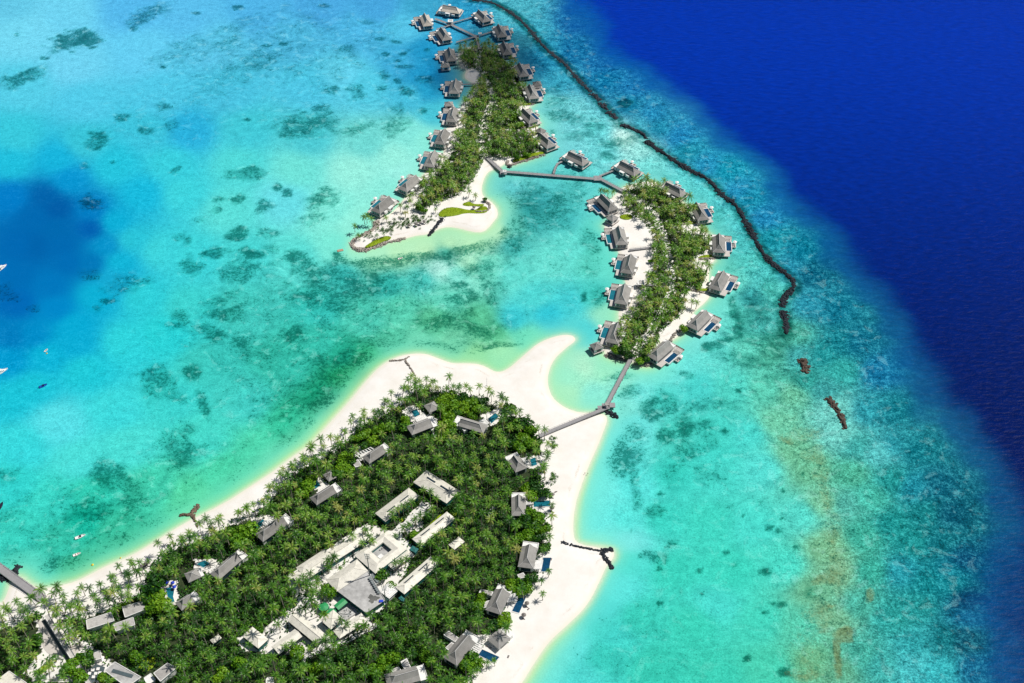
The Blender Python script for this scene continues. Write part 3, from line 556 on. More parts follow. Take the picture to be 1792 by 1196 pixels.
# ------------------------------------------------------------------ rock works
_t = (1 + 5 ** .5) / 2
ICO_V = np.array([(-1,_t,0),(1,_t,0),(-1,-_t,0),(1,-_t,0),(0,-1,_t),(0,1,_t),(0,-1,-_t),(0,1,-_t),(_t,0,-1),(_t,0,1),(-_t,0,-1),(-_t,0,1)]) / math.sqrt(1 + _t * _t)
ICO_F = np.array([(0,11,5),(0,5,1),(0,1,7),(0,7,10),(0,10,11),(1,5,9),(5,11,4),(11,10,2),(10,7,6),(7,1,8),(3,9,4),(3,4,2),(3,2,6),(3,6,8),(3,8,9),(4,9,5),(2,4,11),(6,2,10),(8,6,7),(9,8,1)])
def rocks(name, px, width, height, m, label, cat='breakwater', size=1.3, dens=1.0, group=None, z=0.):
    L = smooth(GA(px, z), 2, False)
    seg = np.linalg.norm(np.diff(L, axis=0), axis=1); tot = seg.sum(); cum = np.concatenate([[0], np.cumsum(seg)])
    n = int(tot * width / (size * size) * 1.5 * dens) + 6
    t = RNG.uniform(0, tot, n); i = np.clip(np.searchsorted(cum, t) - 1, 0, len(seg) - 1)
    f = (t - cum[i]) / np.maximum(seg[i], 1e-6)
    d = (L[i + 1] - L[i]) / np.maximum(seg[i], 1e-6)[:, None]; nrm = np.stack([-d[:, 1], d[:, 0]], 1)
    wv = .66 + .22 * np.sin(t * .13 + 1.) + .2 * np.sin(t * .41) + .14 * np.sin(t * 1.1)
    s = np.clip(RNG.normal(0, .5, n), -1, 1)
    c = L[i] + d * (f * seg[i])[:, None] + nrm * (s * width * .5 * wv)[:, None]
    hz = height * (1 - np.abs(s) ** 1.6) * RNG.uniform(.55, 1.05, n) * (.8 + .2 * np.sin(t * .3))
    hz *= np.clip(np.minimum(t, tot - t) / 3. + .35, 0, 1)
    sc = size * RNG.uniform(.45, 1.0, n)
    V = ICO_V[None] * (sc[:, None, None] * RNG.uniform(.7, 1.25, (n, 12, 1)) * np.array([1, 1, .75]))
    dd_ = land_sd(c[:, 0], c[:, 1]); gz = np.where(dd_ > 0, GZ * (1 - np.exp(-dd_ / 7.0)), 0)
    V += np.stack([c[:, 0], c[:, 1], hz * .8 + np.maximum(z, gz) - .35], 1)[:, None, :]
    F = (ICO_F[None] + 12 * np.arange(n)[:, None, None]).reshape(-1, 3)
    o = mesh_np(name, V.reshape(-1, 3), F, m)
    return tag(o, label, cat, group)

rocks('breakwater', [(826,0),(845,2),(862,5),(885,17),(905,30),(925,50),(945,75),(965,95),(985,108),(1003,130),(1022,150),(1034,162)], 6.5, .7, M_ROCK, 'long dark breakwater curving past the top of the far islet, partly in cloud shade', group='outer breakwaters', size=1.05)
rocks('breakwater', [(1036,164),(1043,170),(1050,177)], 6.5, .8, M_ROCK, 'short dark rock pile, first gap piece after the shaded breakwater', group='outer breakwaters', size=1.5)
rocks('breakwater', [(1050,180),(1056,187),(1063,193)], 6.5, .8, M_ROCK, 'short dark rock pile, middle of three gap pieces in the breakwater line', group='outer breakwaters', size=1.5)
rocks('breakwater', [(1063,196),(1071,202),(1080,208)], 6.5, .8, M_ROCK, 'short dark rock pile, last gap piece before the long winding breakwater', group='outer breakwaters', size=1.5)
rocks('breakwater', [(1087,219),(1100,223),(1114,229),(1126,236),(1131,243)], 6, 1.6, M_ROCK, 'thin breakwater arm starting the winding line across from the footbridge villas', group='outer breakwaters', size=1.4)
rocks('breakwater', [(1130,247),(1154,264),(1185,285),(1211,301),(1235,311),(1251,327),(1262,342),(1278,352),(1290,362),(1300,380),(1308,396),(1319,414),(1332,440),(1349,461),(1373,477),(1389,493),(1390,504),(1376,516),(1370,527),(1368,538)], 8, 1.6, M_ROCK, 'long winding dark rock breakwater outside the middle islet', group='outer breakwaters', size=1.05)
rocks('breakwater', [(1371,544),(1374,560),(1376,574),(1376,585)], 7.5, 1.5, M_ROCK, 'straight dark rock breakwater just below the long winding one', group='outer breakwaters', size=1.05)
rocks('rock_islet', [(1405,629),(1408,640),(1411,653)], 8, 1.8, M_ROCKB, 'small brown rock islet alone on the outer reef', 'rock islet', size=1.5)
rocks('rock_islet', [(1447,697),(1456,705),(1465,718),(1474,734),(1480,751)], 6, 1.6, M_ROCKB, 'long curved brown rock bar with pale sand beside it on the reef', 'rock islet', size=1.4)
# groynes
def groyne(arms, label, m=M_ROCK, w=3.0):
    e = empty('rock_groyne', (0, 0, 0)); tag(e, label, 'groyne')
    for a, ww_ in arms:
        o = rocks('rock_arm', a, ww_, 1.0, m, None, None, .85, 1.1, z=.35); o.parent = e
    return e
groyne([([(982,950),(993,953),(1010,957),(1030,961),(1052,965)], 2.2), ([(1052,966),(1060,963),(1072,961)], 4), ([(1052,966),(1058,977),(1066,984),(1072,996)], 3.6)], 'Y-shaped dark rock groyne on the sand point of the east beach')
groyne([([(348,884),(340,891),(336,900)], 3.4), ([(315,902),(325,901),(336,900)], 2.4), ([(336,900),(340,910),(346,923)], 2.)], 'three-armed brown rock groyne at the waterline of the west beach', mat('brown_groyne_rock', (.17, .125, .09), .9, .5, .8, .15))
groyne([([(682,632),(695,632),(708,630),(716,624)], 2.2), ([(708,630),(713,638),(720,648),(727,660)], 1.7)], 'thin forked rock groyne on the white point north of the palms', mat('grey_groyne_rock', (.24, .21, .18), .9, .5, .8, .15))
groyne([([(1061,719),(1070,724),(1082,731)], 4.5)], 'short dark rock spur under the jetty platform on the sand point', M_ROCK)
groyne([([(-6,1013),(8,1013),(20,1009)], 5), ([(22,1006),(28,997),(34,989)], 5)], 'dark rock groyne crossing under the arrival jetty', M_ROCK)
groyne([([(776,383),(768,391),(760,400),(750,413)], 4.5)], 'dark straight rock groyne running from the curved lawn of the far islet', M_ROCK)
# revetments
def revet(px, label, w=4.5, m=M_ROCKL): return tag(rocks('rock_revetment', px, w, 1.6, m, None, None, .9, 1.0, z=.2), label, 'revetment')
revet([(657,387),(660,392),(656,400),(648,405),(640,410),(630,414),(619,420),(615,428),(619,435),(630,438),(644,438),(662,430),(680,424),(694,421),(710,417.5)], 'curved stone revetment around the western tip of the far islet', 6.5)
revet([(845,352),(855,356),(858,364),(853,370),(842,373),(832,372)], 'stone edging around the curved lawn end of the far islet', 3)
revet([(953,270),(938,275),(920,281),(905,286),(893,290),(886,288),(889,282)], 'pale stone revetment below the lawn beside the long footbridge', 5)
revet([(893,290),(889,294)], 'small dark rock heap at the end of the pale revetment by the footbridge', 4, M_ROCK)
revet([(902,184),(915,184),(928,184),(937,181)], 'stone edging in front of the shaded lawn on the far islet', 3)
revet([(904,226),(918,226),(932,223),(944,218)], 'stone edging between two lawns on the ocean side of the far islet', 3)
revet([(1060,620),(1070,625),(1082,628),(1096,630),(1104,633)], 'curved stone revetment left of the jetty at the foot of the middle islet', 5)
revet([(1111,634),(1120,638),(1132,640),(1141,638)], 'curved stone revetment right of the jetty at the foot of the middle islet', 5)
revet([(1173,598),(1177,589),(1184,582),(1196,577),(1206,577)], 'thin curved stone wall across the small cove of the middle islet', 2.6)
revet([(1207,509),(1220,512),(1234,514)], 'stone edging in the cove between two ocean villas of the middle islet', 2.6)
revet([(1222,455),(1236,455),(1252,452)], 'stone edging below a strip of lawn by the middle cove', 2.6)
revet([(1186,395),(1205,393),(1222,391)], 'stone edging below the second ocean villa of the middle islet', 2.6)

# ------------------------------------------------------------------ lawns (ground cover)
def lawn(px, z=GZ, label=None):
    L = smooth(GA(px, z), 2)
    lo, hi = L.min(0), L.max(0)
    n = int((hi[0] - lo[0]) * (hi[1] - lo[1]) * 9) + 10
    p = RNG.uniform(lo, hi, (n, 2)); p = p[in_poly(p[:, 0], p[:, 1], L)]
    return p
LAWNS = [[(766,381),(769,370),(782,363),(800,363),(819,368),(834,368),(842,361),(851,361),(855,367),(850,373),(832,374),(814,373),(798,378)], [(808,357),(821,352),(829,358),(850,357),(843,362),(831,361),(812,361)], [(636,433),(651,423),(674,412),(689,416),(666,425),(645,434)], [(1084,377),(1101,374),(1109,380),(1100,386),(1086,383)], [(1216,506),(1228,505),(1240,505),(1238,509),(1220,511)], [(1218,452),(1232,446),(1248,446),(1250,450),(1232,452)], [(1183,391),(1200,386),(1216,388),(1218,391),(1196,394)], [(904,225),(908,220),(936,219),(938,222),(920,226)], [(900,181),(905,179),(928,180),(930,183),(915,184)], [(922,271),(930,268),(953,265),(953,269),(935,274)], [(900,277),(922,271),(935,273),(912,281),(896,285)], [(1008,0),(1009,0),(1009,1)],
         [(745,925),(760,908),(778,895),(800,890),(806,898),(790,908),(768,922)], [(240,1165),(255,1152),(270,1148),(275,1160),(262,1175),(246,1176)], [(62,1175),(80,1160),(92,1163),(80,1175),(66,1184)], [(696,912),(704,905),(712,908),(704,918)]]
pp = np.concatenate([lawn(l) for l in LAWNS])
n = len(pp); ang = RNG.uniform(0, 6.283, n); hgt = RNG.uniform(.18, .5, n); wd = RNG.uniform(.18, .4, n)
dx = np.cos(ang) * wd; dy = np.sin(ang) * wd; lx = RNG.normal(0, .18, n); ly = RNG.normal(0, .18, n)
z0 = np.full(n, GZ - .1)
V = np.stack([np.stack([pp[:, 0] - dx, pp[:, 1] - dy, z0 + .0], 1), np.stack([pp[:, 0] + dx, pp[:, 1] + dy, z0 + .0], 1), np.stack([pp[:, 0] + lx, pp[:, 1] + ly, z0 + .1 + hgt], 1)], 1).reshape(-1, 3)
Fa = np.arange(3 * n).reshape(-1, 3); ti = np.repeat(RNG.uniform(.2, .8, n), 3)
for l in LAWNS:                                   # the turf itself: a low mound under the blades
    L = smooth(GA(l, GZ), 2); c = L.mean(0); m_ = len(L)
    o_ = len(V)
    V = np.vstack([V, np.c_[L, np.full(m_, GZ - .1)], np.c_[c + (L - c) * .93, np.full(m_, GZ + .12)]])
    j = np.arange(m_); k_ = (j + 1) % m_
    fl = [np.stack([o_ + j, o_ + k_, o_ + m_ + k_], 1), np.stack([o_ + j, o_ + m_ + k_, o_ + m_ + j], 1)]
    import mathutils
    tri = mathutils.geometry.tessellate_polygon([[Vector((x, y, 0)) for x, y in c + (L - c) * .93]])
    fl.append(np.array(tri) + o_ + m_)
    Fa = np.vstack([Fa] + fl); ti = np.concatenate([ti, np.full(2 * m_, .5)])
lw = mesh_np('lawn', V, Fa, M_LAWN, ti)
tag(lw, kind='stuff')

# ------------------------------------------------------------------ water villas
def hip(mb, x0, x1, y0, y1, z0, h, m, ends=(1, 0), flare=.19, cap=M_RIDGE):
    """thatch-like roof, eaves rectangle; ends tells which short ends are hipped (others are gables)"""
    W = y1 - y0; yc = (y0 + y1) / 2; run = W / 2 * 1.05
    a = x0 + (run if ends[0] else .0); b = x1 - (run if ends[1] else .0)
    # three courses: eave, flared knee, ridge
    k = .52; zk = z0 + h * (k - flare)
    def ring(t, z):
        return [(x0 + (a - x0) * t, y0 + (yc - y0) * t, z), (x1 + (b - x1) * t, y0 + (yc - y0) * t, z), (x1 + (b - x1) * t, y1 + (yc - y1) * t, z), (x0 + (a - x0) * t, y1 + (yc - y1) * t, z)]
    r0, rm = ring(0, z0), ring(k, zk)
    top = [(a, yc, z0 + h), (b, yc, z0 + h)]
    v = ring(0, z0 - .28) + r0 + rm + top
    f = [(3, 2, 1, 0)]
    for i in range(4):
        j = (i + 1) % 4
        f += [(i, j, 4 + j, 4 + i), (4 + i, 4 + j, 8 + j, 8 + i)]
    f += [(8, 9, 13, 12), (9, 10, 13), (10, 11, 12, 13), (11, 8, 12)]
    mb.add(v, f, m)
    cp = MB()
    cp.bar((a - .1, yc, z0 + h + .05), (b + .02, yc, z0 + h + .05), .34, .2, cap)
    for e, t, ix in ((ends[0], 0, (0, 3)), (ends[1], 1, (1, 2))):
        if e:
            for q in ix:
                cp.bar(Vector(r0[q]) + Vector((0, 0, .06)), Vector(rm[q]) + Vector((0, 0, .06)), .26, .14, cap)
                cp.bar(Vector(rm[q]) + Vector((0, 0, .06)), Vector(top[t]) + Vector((0, 0, .06)), .26, .14, cap)
    return cp

def lounger(mb, x, y, z, m=M_TIMBER):
    mb.box(x, x + 1.9, y, y + .7, z, z + .32, m); mb.box(x + 1.25, x + 1.9, y + .03, y + .67, z + .325, z + .65, M_FABRIC)

def water_villa(s, roofm=M_ROOF, pool=M_POOL, daybed=True):
    """s=-1: pool to the right of somebody walking from the hipped end to the gable end; s=+1: to the left"""
    def Y(a, b): return (a, b) if s > 0 else (-b, -a)        # pool side is +y in these figures
    root = empty('water_villa', (0, 0, 0))
    b = MB(); zs = 2.2
    b.box(-9.5, 12.6, *Y(-4.9, 5.2), zs - .45, zs, M_DECK)
    b.box(12.62, 14.6, *Y(-5.5, 10.2), zs - .4, zs - .05, M_DECK)               # back walk
    b.box(-9.4, -3.4, *Y(5.22, 8.3), zs - .45, zs - .06, M_DECK)               # front lounging terrace
    b.box(8.6, 12.6, *Y(5.22, 10.2), zs - .45, zs - .04, M_DECK)               # bathing court
    b.build('deck', root)
    b = MB()
    b.box(-8.9, 8.9, *Y(-4.25, 4.25), zs, 5.2, M_WHITE)
    b.build('wall', root)
    b = MB(); cp = hip(b, -9.3, 9.3, -4.75, 4.75, 5.25, 4.5, roofm)
    r = b.build('roof', root); cp.build('ridge', r)
    b = MB(); b.box(-9.06, -8.91, *Y(-3.1, 3.3), zs + .35, 4.7, M_GLASS)
    for yy in (-1., 1.2): b.box(-9.1, -9.065, *Y(yy, yy + .14), zs + .35, 4.7, M_WHITE)
    b.build('window', root)
    b = MB(); b.box(-7.6, 7.6, *Y(4.26, 4.36), zs + .1, 4.8, M_GLASS); b.build('window', root)
    b = MB(); b.box(-8., -1., *Y(-4.36, -4.26), zs + .3, 4.7, M_GLASS); b.build('window', root)
    b = MB()                                                                    # flat white block behind the gable
    b.box(9.32, 12.4, *Y(-4.6, 4.3), zs, 5.0, M_WHITE)
    b.box(9.32, 12.5, *Y(-4.7, -4.45), 5.0, 5.3, M_WHITE); b.box(12.25, 12.5, *Y(-4.44, 4.4), 5.0, 5.3, M_WHITE); b.box(9.32, 12.24, *Y(4.2, 4.4), 5.0, 5.3, M_WHITE)
    b.build('bathroom_block', root)
    b = MB()                                                                    # bay on the land side
    b.box(.4, 4.6, *Y(-6.9, -4.3), zs - .3, 4.7, M_WHITE); b.box(.2, 4.8, *Y(-7.05, -4.3), 4.7, 4.95, M_WHITE)
    o = b.build('bay', root)
    w = MB(); w.box(1.2, 3.8, *Y(-6.98, -6.91), zs + .4, 4.3, M_GLASS); w.build('window', o)
    b = MB(); b.box(-4.6, -1.6, *Y(-6.2, -4.3), zs, 4.1, M_WHITE); b.build('side_cabinet', root)
    # pool with its coping
    b = MB()
    for q in ((-3.2, 8.55, 5.25, 5.95), (-3.2, 8.55, 9.75, 10.2), (-3.35, -2.8, 5.95, 9.75), (8.0, 8.55, 5.95, 9.75)):
        b.box(q[0], q[1], *Y(q[2], q[3]), zs - 1.5, zs + .03, M_WHITE)
    b.box(-2.8, 8.0, *Y(5.95, 9.75), zs - 1.6, zs - 1.2, pool)
    p = b.build('pool', root)
    w = MB(); w.box(-2.79, 7.99, *Y(5.96, 9.74), zs - 1.19, zs - .10, pool); w.build('pool_water', p)
    b = MB(); b.box(2.6, 8.0, *Y(10.25, 13.4), zs - .8, zs - .5, M_DECK)
    lounger(b, 3.2, Y(10.7, 11.4)[0], zs - .48); lounger(b, 3.2, Y(12.0, 12.7)[0], zs - .48)
    b.build('sun_deck', root)
    if daybed:
        b = MB(); c = (6.9, s * 12.4)
        b.cyl(c, .06, .06, zs - .5, zs + 1.9, M_STEEL, 6); b.cyl(c, 1.55, .12, zs + 1.5, zs + 2.2, M_FABRIC, 12)
        b.build('parasol', root)
    b = MB()
    for i in range(8): b.bar((9.0 + i * .5, s * 5.6, 4.3), (9.0 + i * .5, s * 10.0, 4.3), .2, .12, M_DECK)
    for yy in (5.6, 10.0):
        b.bar((8.8, s * yy, 4.2), (12.7, s * yy, 4.2), .15, .2, M_DECK)
        for xx in (9., 12.4): b.bar((xx, s * yy, zs), (xx, s * yy, 4.1), .18, .18, M_DECK)
    b.build('pergola', root)
    b = MB()
    b.box(14.45, 14.6, *Y(-5.5, 10.2), zs - .04, zs + .9, M_TIMBER)
    b.build('railing', root)
    b = MB()
    for yy in (-4.4, 0, 4.6): b.bar((-9.2, s * yy, zs - .62), (12.4, s * yy, zs - .62), .3, .3, M_WALL)
    for xx in (-8.8, 0, 12): b.bar((xx, s * -4.6, zs - .62), (xx, s * 4.8, zs - .62), .3, .28, M_WALL)
    b.bar((8.3, s * 4.6, zs - .62), (8.3, s * 13.2, zs - 1.0), .3, .28, M_WALL); b.bar((-3, s * 4.6, zs - .62), (-3, s * 9.7, zs - 1.7), .3, .28, M_WALL)
    b.bar((3., s * 9.6, zs - 1.0), (3., s * 13.2, zs - 1.0), .3, .28, M_WALL)
    for xx in (-8.8, -4.5, 0, 4.5, 9, 12):
        for yy in (-4.4, 0, 4.6): b.bar((xx, s * yy, -1.2), (xx, s * yy, zs - .46), .35, .35, M_WALL)
    for xx in (-3, 2.5, 8.3): b.bar((xx, s * 9.6, -1.2), (xx, s * 9.6, zs - 1.6), .35, .35, M_WALL)
    for xx in (3.0, 7.6): b.bar((xx, s * 13., -1.2), (xx, s * 13., zs - .81), .3, .3, M_WALL)
    b.build('underframe', root)
    return root

VILLAS = [  # front (hipped eave), back (gable eave), pool side, style, label, sunlit-dry landmark phrase
 ((1196,342),(1166,327),-1,'g','grey-roofed water villa, first on the ocean side of the middle islet'),
 ((1231,385),(1218,362),-1,'g','grey-roofed water villa, second on the ocean side of the middle islet'),
 ((1258.5,441.5),(1257.5,417),-1,'g','grey-roofed water villa, third on the ocean side of the middle islet, standing square'),
 ((1251.2,507),(1265.5,481.5),-1,'g','grey-roofed water villa, fourth on the ocean side of the middle islet, long navy pool'),
 ((1210.3,575.3),(1236,549.5),-1,'g','grey-roofed water villa above the small walled cove of the middle islet'),
 ((1141,627.7),(1169.5,603),-1,'g','grey-roofed water villa right of the jetty at the foot of the middle islet'),
 ((1072,367),(1054,349),1,'g','grey-roofed water villa with pavilion beside the small round lawn'),
 ((1088,427),(1082.5,405),1,'t','grey-roofed water villa with teal pool and long plank walk over the sand'),
 ((1097.3,477),(1103,454),1,'t','grey-roofed water villa, third down the lagoon side of the middle islet, parasol in front'),
 ((1087,531.3),(1093,505),1,'t','grey-roofed water villa, fourth down the lagoon side, beside the small kiosk'),
 ((1071,599.5),(1081,572),1,'t','grey-roofed water villa half behind palms at the lagoon foot of the middle islet'),
 ((1025,286.5),(996.5,273),-1,'g','grey-roofed water villa alone on the water, nearer the far islet end of the footbridge'),
 ((1115,304.5),(1087,290),-1,'g','grey-roofed water villa alone on the water, nearer the middle islet end of the footbridge'),
 ((933.5,214.5),(915,197),-1,'g','grey-roofed water villa between two lawns on the ocean side of the far islet'),
 ((964.4,257),(945,240.5),-1,'g','grey-roofed water villa with annex above the stone revetment by the footbridge'),
 ((934.4,172.5),(927,155),-1,'g','shaded water villa with annex, lowest of the shaded ocean row'),
 ((917.6,134),(909,117),-1,'g','shaded water villa third in the ocean row of the far islet, behind palms'),
 ((888.3,95.5),(881.6,80),-1,'g','shaded water villa at the upper palms of the far islet, parasol outside'),
 ((879.6,65.5),(872,48.5),-1,'g','shaded water villa on the short right branch of the top jetty'),
 ((852.4,38.5),(837,23.5),-1,'g','grey-brown water villa at the right end of the topmost jetty branch'),
 ((804.5,20.5),(778,16.5),-1,'c','cream-roofed sunlit water villa at the very top, lying lengthwise'),
 ((749,45.5),(743,30),1,'c','cream-roofed sunlit water villa farthest to the left of the top jetty'),
 ((782,69.5),(773,56),1,'g','shaded water villa on the left branch below the cream ones'),
 ((790.4,106.5),(786.5,91),1,'g','shaded water villa with annex left of the uppermost palms'),
 ((794.6,164),(798,145),1,'g','shaded water villa on its own straight jetty left of the far islet'),
 ((789.5,214),(795.3,193),1,'g','grey-roofed water villa with annex left of the palms, at the edge of shade'),
 ((769.5,252),(778,233),1,'t','pale sunlit water villa, upper of the two beside the white left beach'),
 ((750.5,292),(761,270),1,'t','pale sunlit water villa, lower of the two beside the white left beach'),
 ((704.5,333),(728,314),1,'t','pale sunlit water villa, second from the western tip of the far islet'),
 ((657,371.5),(682,350),1,'t','pale sunlit water villa nearest the western stone tip of the far islet'),
]
PROTO = {}
def heading(a, b):
    d = b - a; return math.atan2(d.y, d.x)
ZE = 5.25
for (F, B, s, st, lab) in VILLAS:
    a, b = G(*F, ZE), G(*B, ZE)
    rz = heading(a, b); c = (a + b) / 2
    d = Vector((math.cos(rz), math.sin(rz), 0))
    c = (a + d * 9.3) * .6 + (b - d * 9.3) * .4
    key = (s, st)
    if key not in PROTO:
        o = PROTO[key] = water_villa(s, M_ROOFC if st == 'c' else M_ROOF, M_POOLT if st == 't' else M_POOL)
    else: o = copy_tree(PROTO[key])
    o.location = (c.x, c.y, 0); o.rotation_euler.z = rz; o.scale = (1.05, 1.05, 1.0)
    tag(o, lab, 'villa', 'water villas on stilts')
    cx, cy = (F[0] + B[0]) / 2, (F[1] + B[1]) / 2
    KEEP.append((cx, cy, 12)); KEEP.append((cx, cy + 8, 11))

def annex():
    r = empty('pavilion', (0, 0, 0)); zs = 2.2
    b = MB(); b.box(-4.4, 4.4, -4.2, 4.2, zs - .4, zs, M_DECK); b.build('deck', r)
    b = MB(); b.box(-3.4, 3.4, -3.2, 3.2, zs, 5.0, M_WHITE); b.build('wall', r)
    b = MB(); cp = hip(b, -3.9, 3.9, -3.7, 3.7, 5.05, 2.7, M_ROOF, (1, 1), .1); o = b.build('roof', r); cp.build('ridge', o)
    b = MB(); b.box(-1.6, 1.6, -3.3, -3.21, zs + .2, 4.4, M_GLASS); b.build('window', r)
    b = MB(); b.box(-3.5, -3.41, -2., 2., zs + .2, 4.4, M_GLASS); b.build('window', r)
    b = MB()
    for xx in (-3.8, 3.8):
        for yy in (-3.6, 3.6): b.bar((xx, yy, -1.2), (xx, yy, zs - .41), .3, .3, M_WALL)
        b.bar((xx, -3.9, zs - .6), (xx, 3.9, zs - .6), .28, .28, M_WALL)
    b.bar((-3.8, 3.6, zs - .6), (3.8, 3.6, zs - .6), .28, .26, M_WALL)
    b.build('underframe', r)
    return r
an0 = None
for (px, py, ux, uy, lab) in ((1071.5,381.5,1085,372,'small white pavilion with pyramid roof by the round lawn'), (1044,606,1060,600,'white-walled pavilion in shallow water left of the jetty foot of the middle islet'),
        (946,229,958,235,'small grey pavilion above the annexed villa by the footbridge'), (940,147,950,146,'shaded small pavilion above the lowest shaded ocean villa'),
        (779.5,115,790,114,'shaded small pavilion with white wall left of the upper palms'), (785.5,182.5,797,182,'small grey pavilion above the villa at the edge of shade')):
    o = annex() if an0 is None else copy_tree(an0); an0 = an0 or o
    g = G(px, py, 5); o.location = (g.x, g.y, 0); o.rotation_euler.z = heading(G(px, py, 5), G(ux, uy, 5))
    tag(o, lab, 'pavilion', 'annex pavilions of water villas'); KEEP.append((px, py, 8)); KEEP.append((px, py + 5, 7))

# ------------------------------------------------------------------ jetties
def jetty(paths, label, w=2.6, z=2.2, rail=True, nodes=()):
    root = empty('jetty', (0, 0, 0)); tag(root, label, 'jetty')
    for q, pth in enumerate(paths):
        ww_ = pth[1] if isinstance(pth[1], (int, float)) else w
        pts = [G(*p, z) for p in (pth[0] if isinstance(pth[1], (int, float)) else pth)]
        b = MB(); rl = MB(); ps = MB()
        for i, (a, c) in enumerate(zip(pts[:-1], pts[1:])):
            d = (c - a); L = d.length; d.normalize(); n = Vector((-d.y, d.x, 0))
            e = .5 if i < len(pts) - 2 else 0
            zz = z - .004 * i - .05 * q
            k = [a - n * ww_ / 2, a + n * ww_ / 2, c + d * e + n * ww_ / 2, c + d * e - n * ww_ / 2]
            b.prism([(v.x, v.y) for v in k], zz - .35, zz, M_JETTY)
            if rail and L > 6:
                for sgn in (-1, 1):
                    o1 = n * (ww_ / 2 - .06) * sgn
                    rl.bar(a + o1 + d * .8 + Vector((0, 0, .85)), c + o1 - d * .8 + Vector((0, 0, .85)), .12, .1, M_STEEL)
                    m_ = max(2, int(L / 4))
                    for j in range(m_ + 1):
                        p = a + d * (.8 + (L - 1.6) * j / m_) + o1
                        rl.bar(p + Vector((0, 0, -.1)), p + Vector((0, 0, .85)), .12, .12, M_STEEL)
            m_ = max(2, int(L / 6))
            for j in range(m_):
                p = a + d * (L * (j + .5) / m_)
                for sgn in (-1, 1):
                    o1 = n * (ww_ / 2 - .25) * sgn
                    ps.bar((p.x + o1.x, p.y + o1.y, -1.2), (p.x + o1.x, p.y + o1.y, z - .4), .3, .3, M_TIMBER)
        o = b.build('walkway', root)
        if rl.v: rl.build('railing', o)
        ps.build('piles', o)
    for px, py, r in nodes:
        c = G(px, py, z); b = MB()
        b.prism([(c.x - r, c.y - r), (c.x + r, c.y - r), (c.x + r, c.y + r), (c.x - r, c.y + r)], z - .5, z + .04, M_JETTY); b.build('platform', root)
    return root
jetty([[(851,275),(880,301)], [(881,300),(1042,313)], [(1047,311),(1092,335)], ([(969,304),(972,294),(976,286),(985,281.5)], 1.8), ([(1049,308),(1074,298)], 1.9)], 'long grey footbridge linking the far islet and the middle islet', 3.2, nodes=((881,302,2.8), (1046,312,3.4)))
jetty([[(1106,625),(1061,711)], [(1061,714),(944,763)]], 'straight grey jetty from the middle islet down to the white sand of the large island', 3.0, nodes=((1060,711,2.6), (1071,709,2.2), (1051,714,2.0)))
jetty([[(839,86),(834,64.5),(789,43),(761,33)], ([(792,40),(827,30)], 1.8), ([(787,44.5),(764,51)], 1.6), ([(830,64.5),(798,74)], 1.6), ([(840,62),(862,55)], 1.6)], 'branching jetty at the top serving the farthest water villas', 2.8, nodes=((788,42,3.0), (833.5,64,2.6)))
jetty([[(807,148),(846,146)]], 'short straight jetty of the shaded villa left of the far islet', 1.8)
jetty([[(1101,437.5),(1141,433)]], 'plank walk over white sand to the teal-pool villa', 1.9)
jetty([[(1113,502),(1146,498)]], 'plank walk with kiosk over white sand on the lagoon side', 1.9)
jetty([[(-40,965),(0,994),(76,1049)]], 'wide grey arrival jetty reaching the bottom left beach', 5.0)
jetty([[(1087,557),(1105,555)]], 'short stub of planks on the sand below the kiosk villa', 1.2, rail=False, z=1.6)

def kiosk(px, py, label, sz=2.4, m=M_WHITE, z=2.2):
    r = empty('gazebo', G(px, py, z)); tag(r, label, 'gazebo', None)
    b = MB()
    for i in (-1, 1):
        for j in (-1, 1): b.bar((i * sz * .8, j * sz * .8, 0), (i * sz * .8, j * sz * .8, 2.6), .25, .25, m)
    b.build('post', r)
    b = MB(); b.box(-sz, sz, -sz, -sz * .6, 2.6, 2.85, m); b.box(-sz, sz, sz * .6, sz, 2.6, 2.85, m); b.box(-sz, -sz * .6, -sz * .6, sz * .6, 2.6, 2.85, m); b.box(sz * .6, sz, -sz * .6, sz * .6, 2.6, 2.85, m)
    b.box(-sz * .6, sz * .6, -sz * .6, sz * .6, 2.5, 2.7, M_SHADE); b.build('roof', r)
    return r
kiosk(788.5, 41, 'white gazebo at the fork of the top jetty', 2.6)
kiosk(840, 63, 'small kiosk beside the lower fork of the top jetty', 1.6)
kiosk(1121, 499.5, 'white kiosk on the plank walk of the lagoon side', 2.6)
kiosk(883, 304, 'small white shelter at the bend of the footbridge', 1.5)
kiosk(1062, 712, 'small grey shelter on the jetty platform at the sand point', 1.3, M_SHADE)

# ------------------------------------------------------------------ houses of the large island
def rect(q, z):
    """four roof corners seen on the photo at height z -> centre, heading of the long side, length, width"""
    w = [G(px, py, z) for px, py in q]; c = sum(w, Vector()) / 4
    e = [(w[1] - w[0] + w[2] - w[3]) / 2, (w[2] - w[1] + w[3] - w[0]) / 2]
    if e[0].length < e[1].length: e = e[::-1]
    u = e[0]
    if u.x < 0: u = -u
    return c, math.atan2(u.y, u.x), e[0].length, e[1].length
def keep_quad(q, dy=0, r=6.):
    q = np.asarray(q, float)
    for i in np.linspace(.12, .88, 7):
        for j in np.linspace(.12, .88, 4):
            p = (q[0] * (1 - i) + q[1] * i) * (1 - j) + (q[3] * (1 - i) + q[2] * i) * j
            KEEP.append((p[0], p[1] + dy, r))

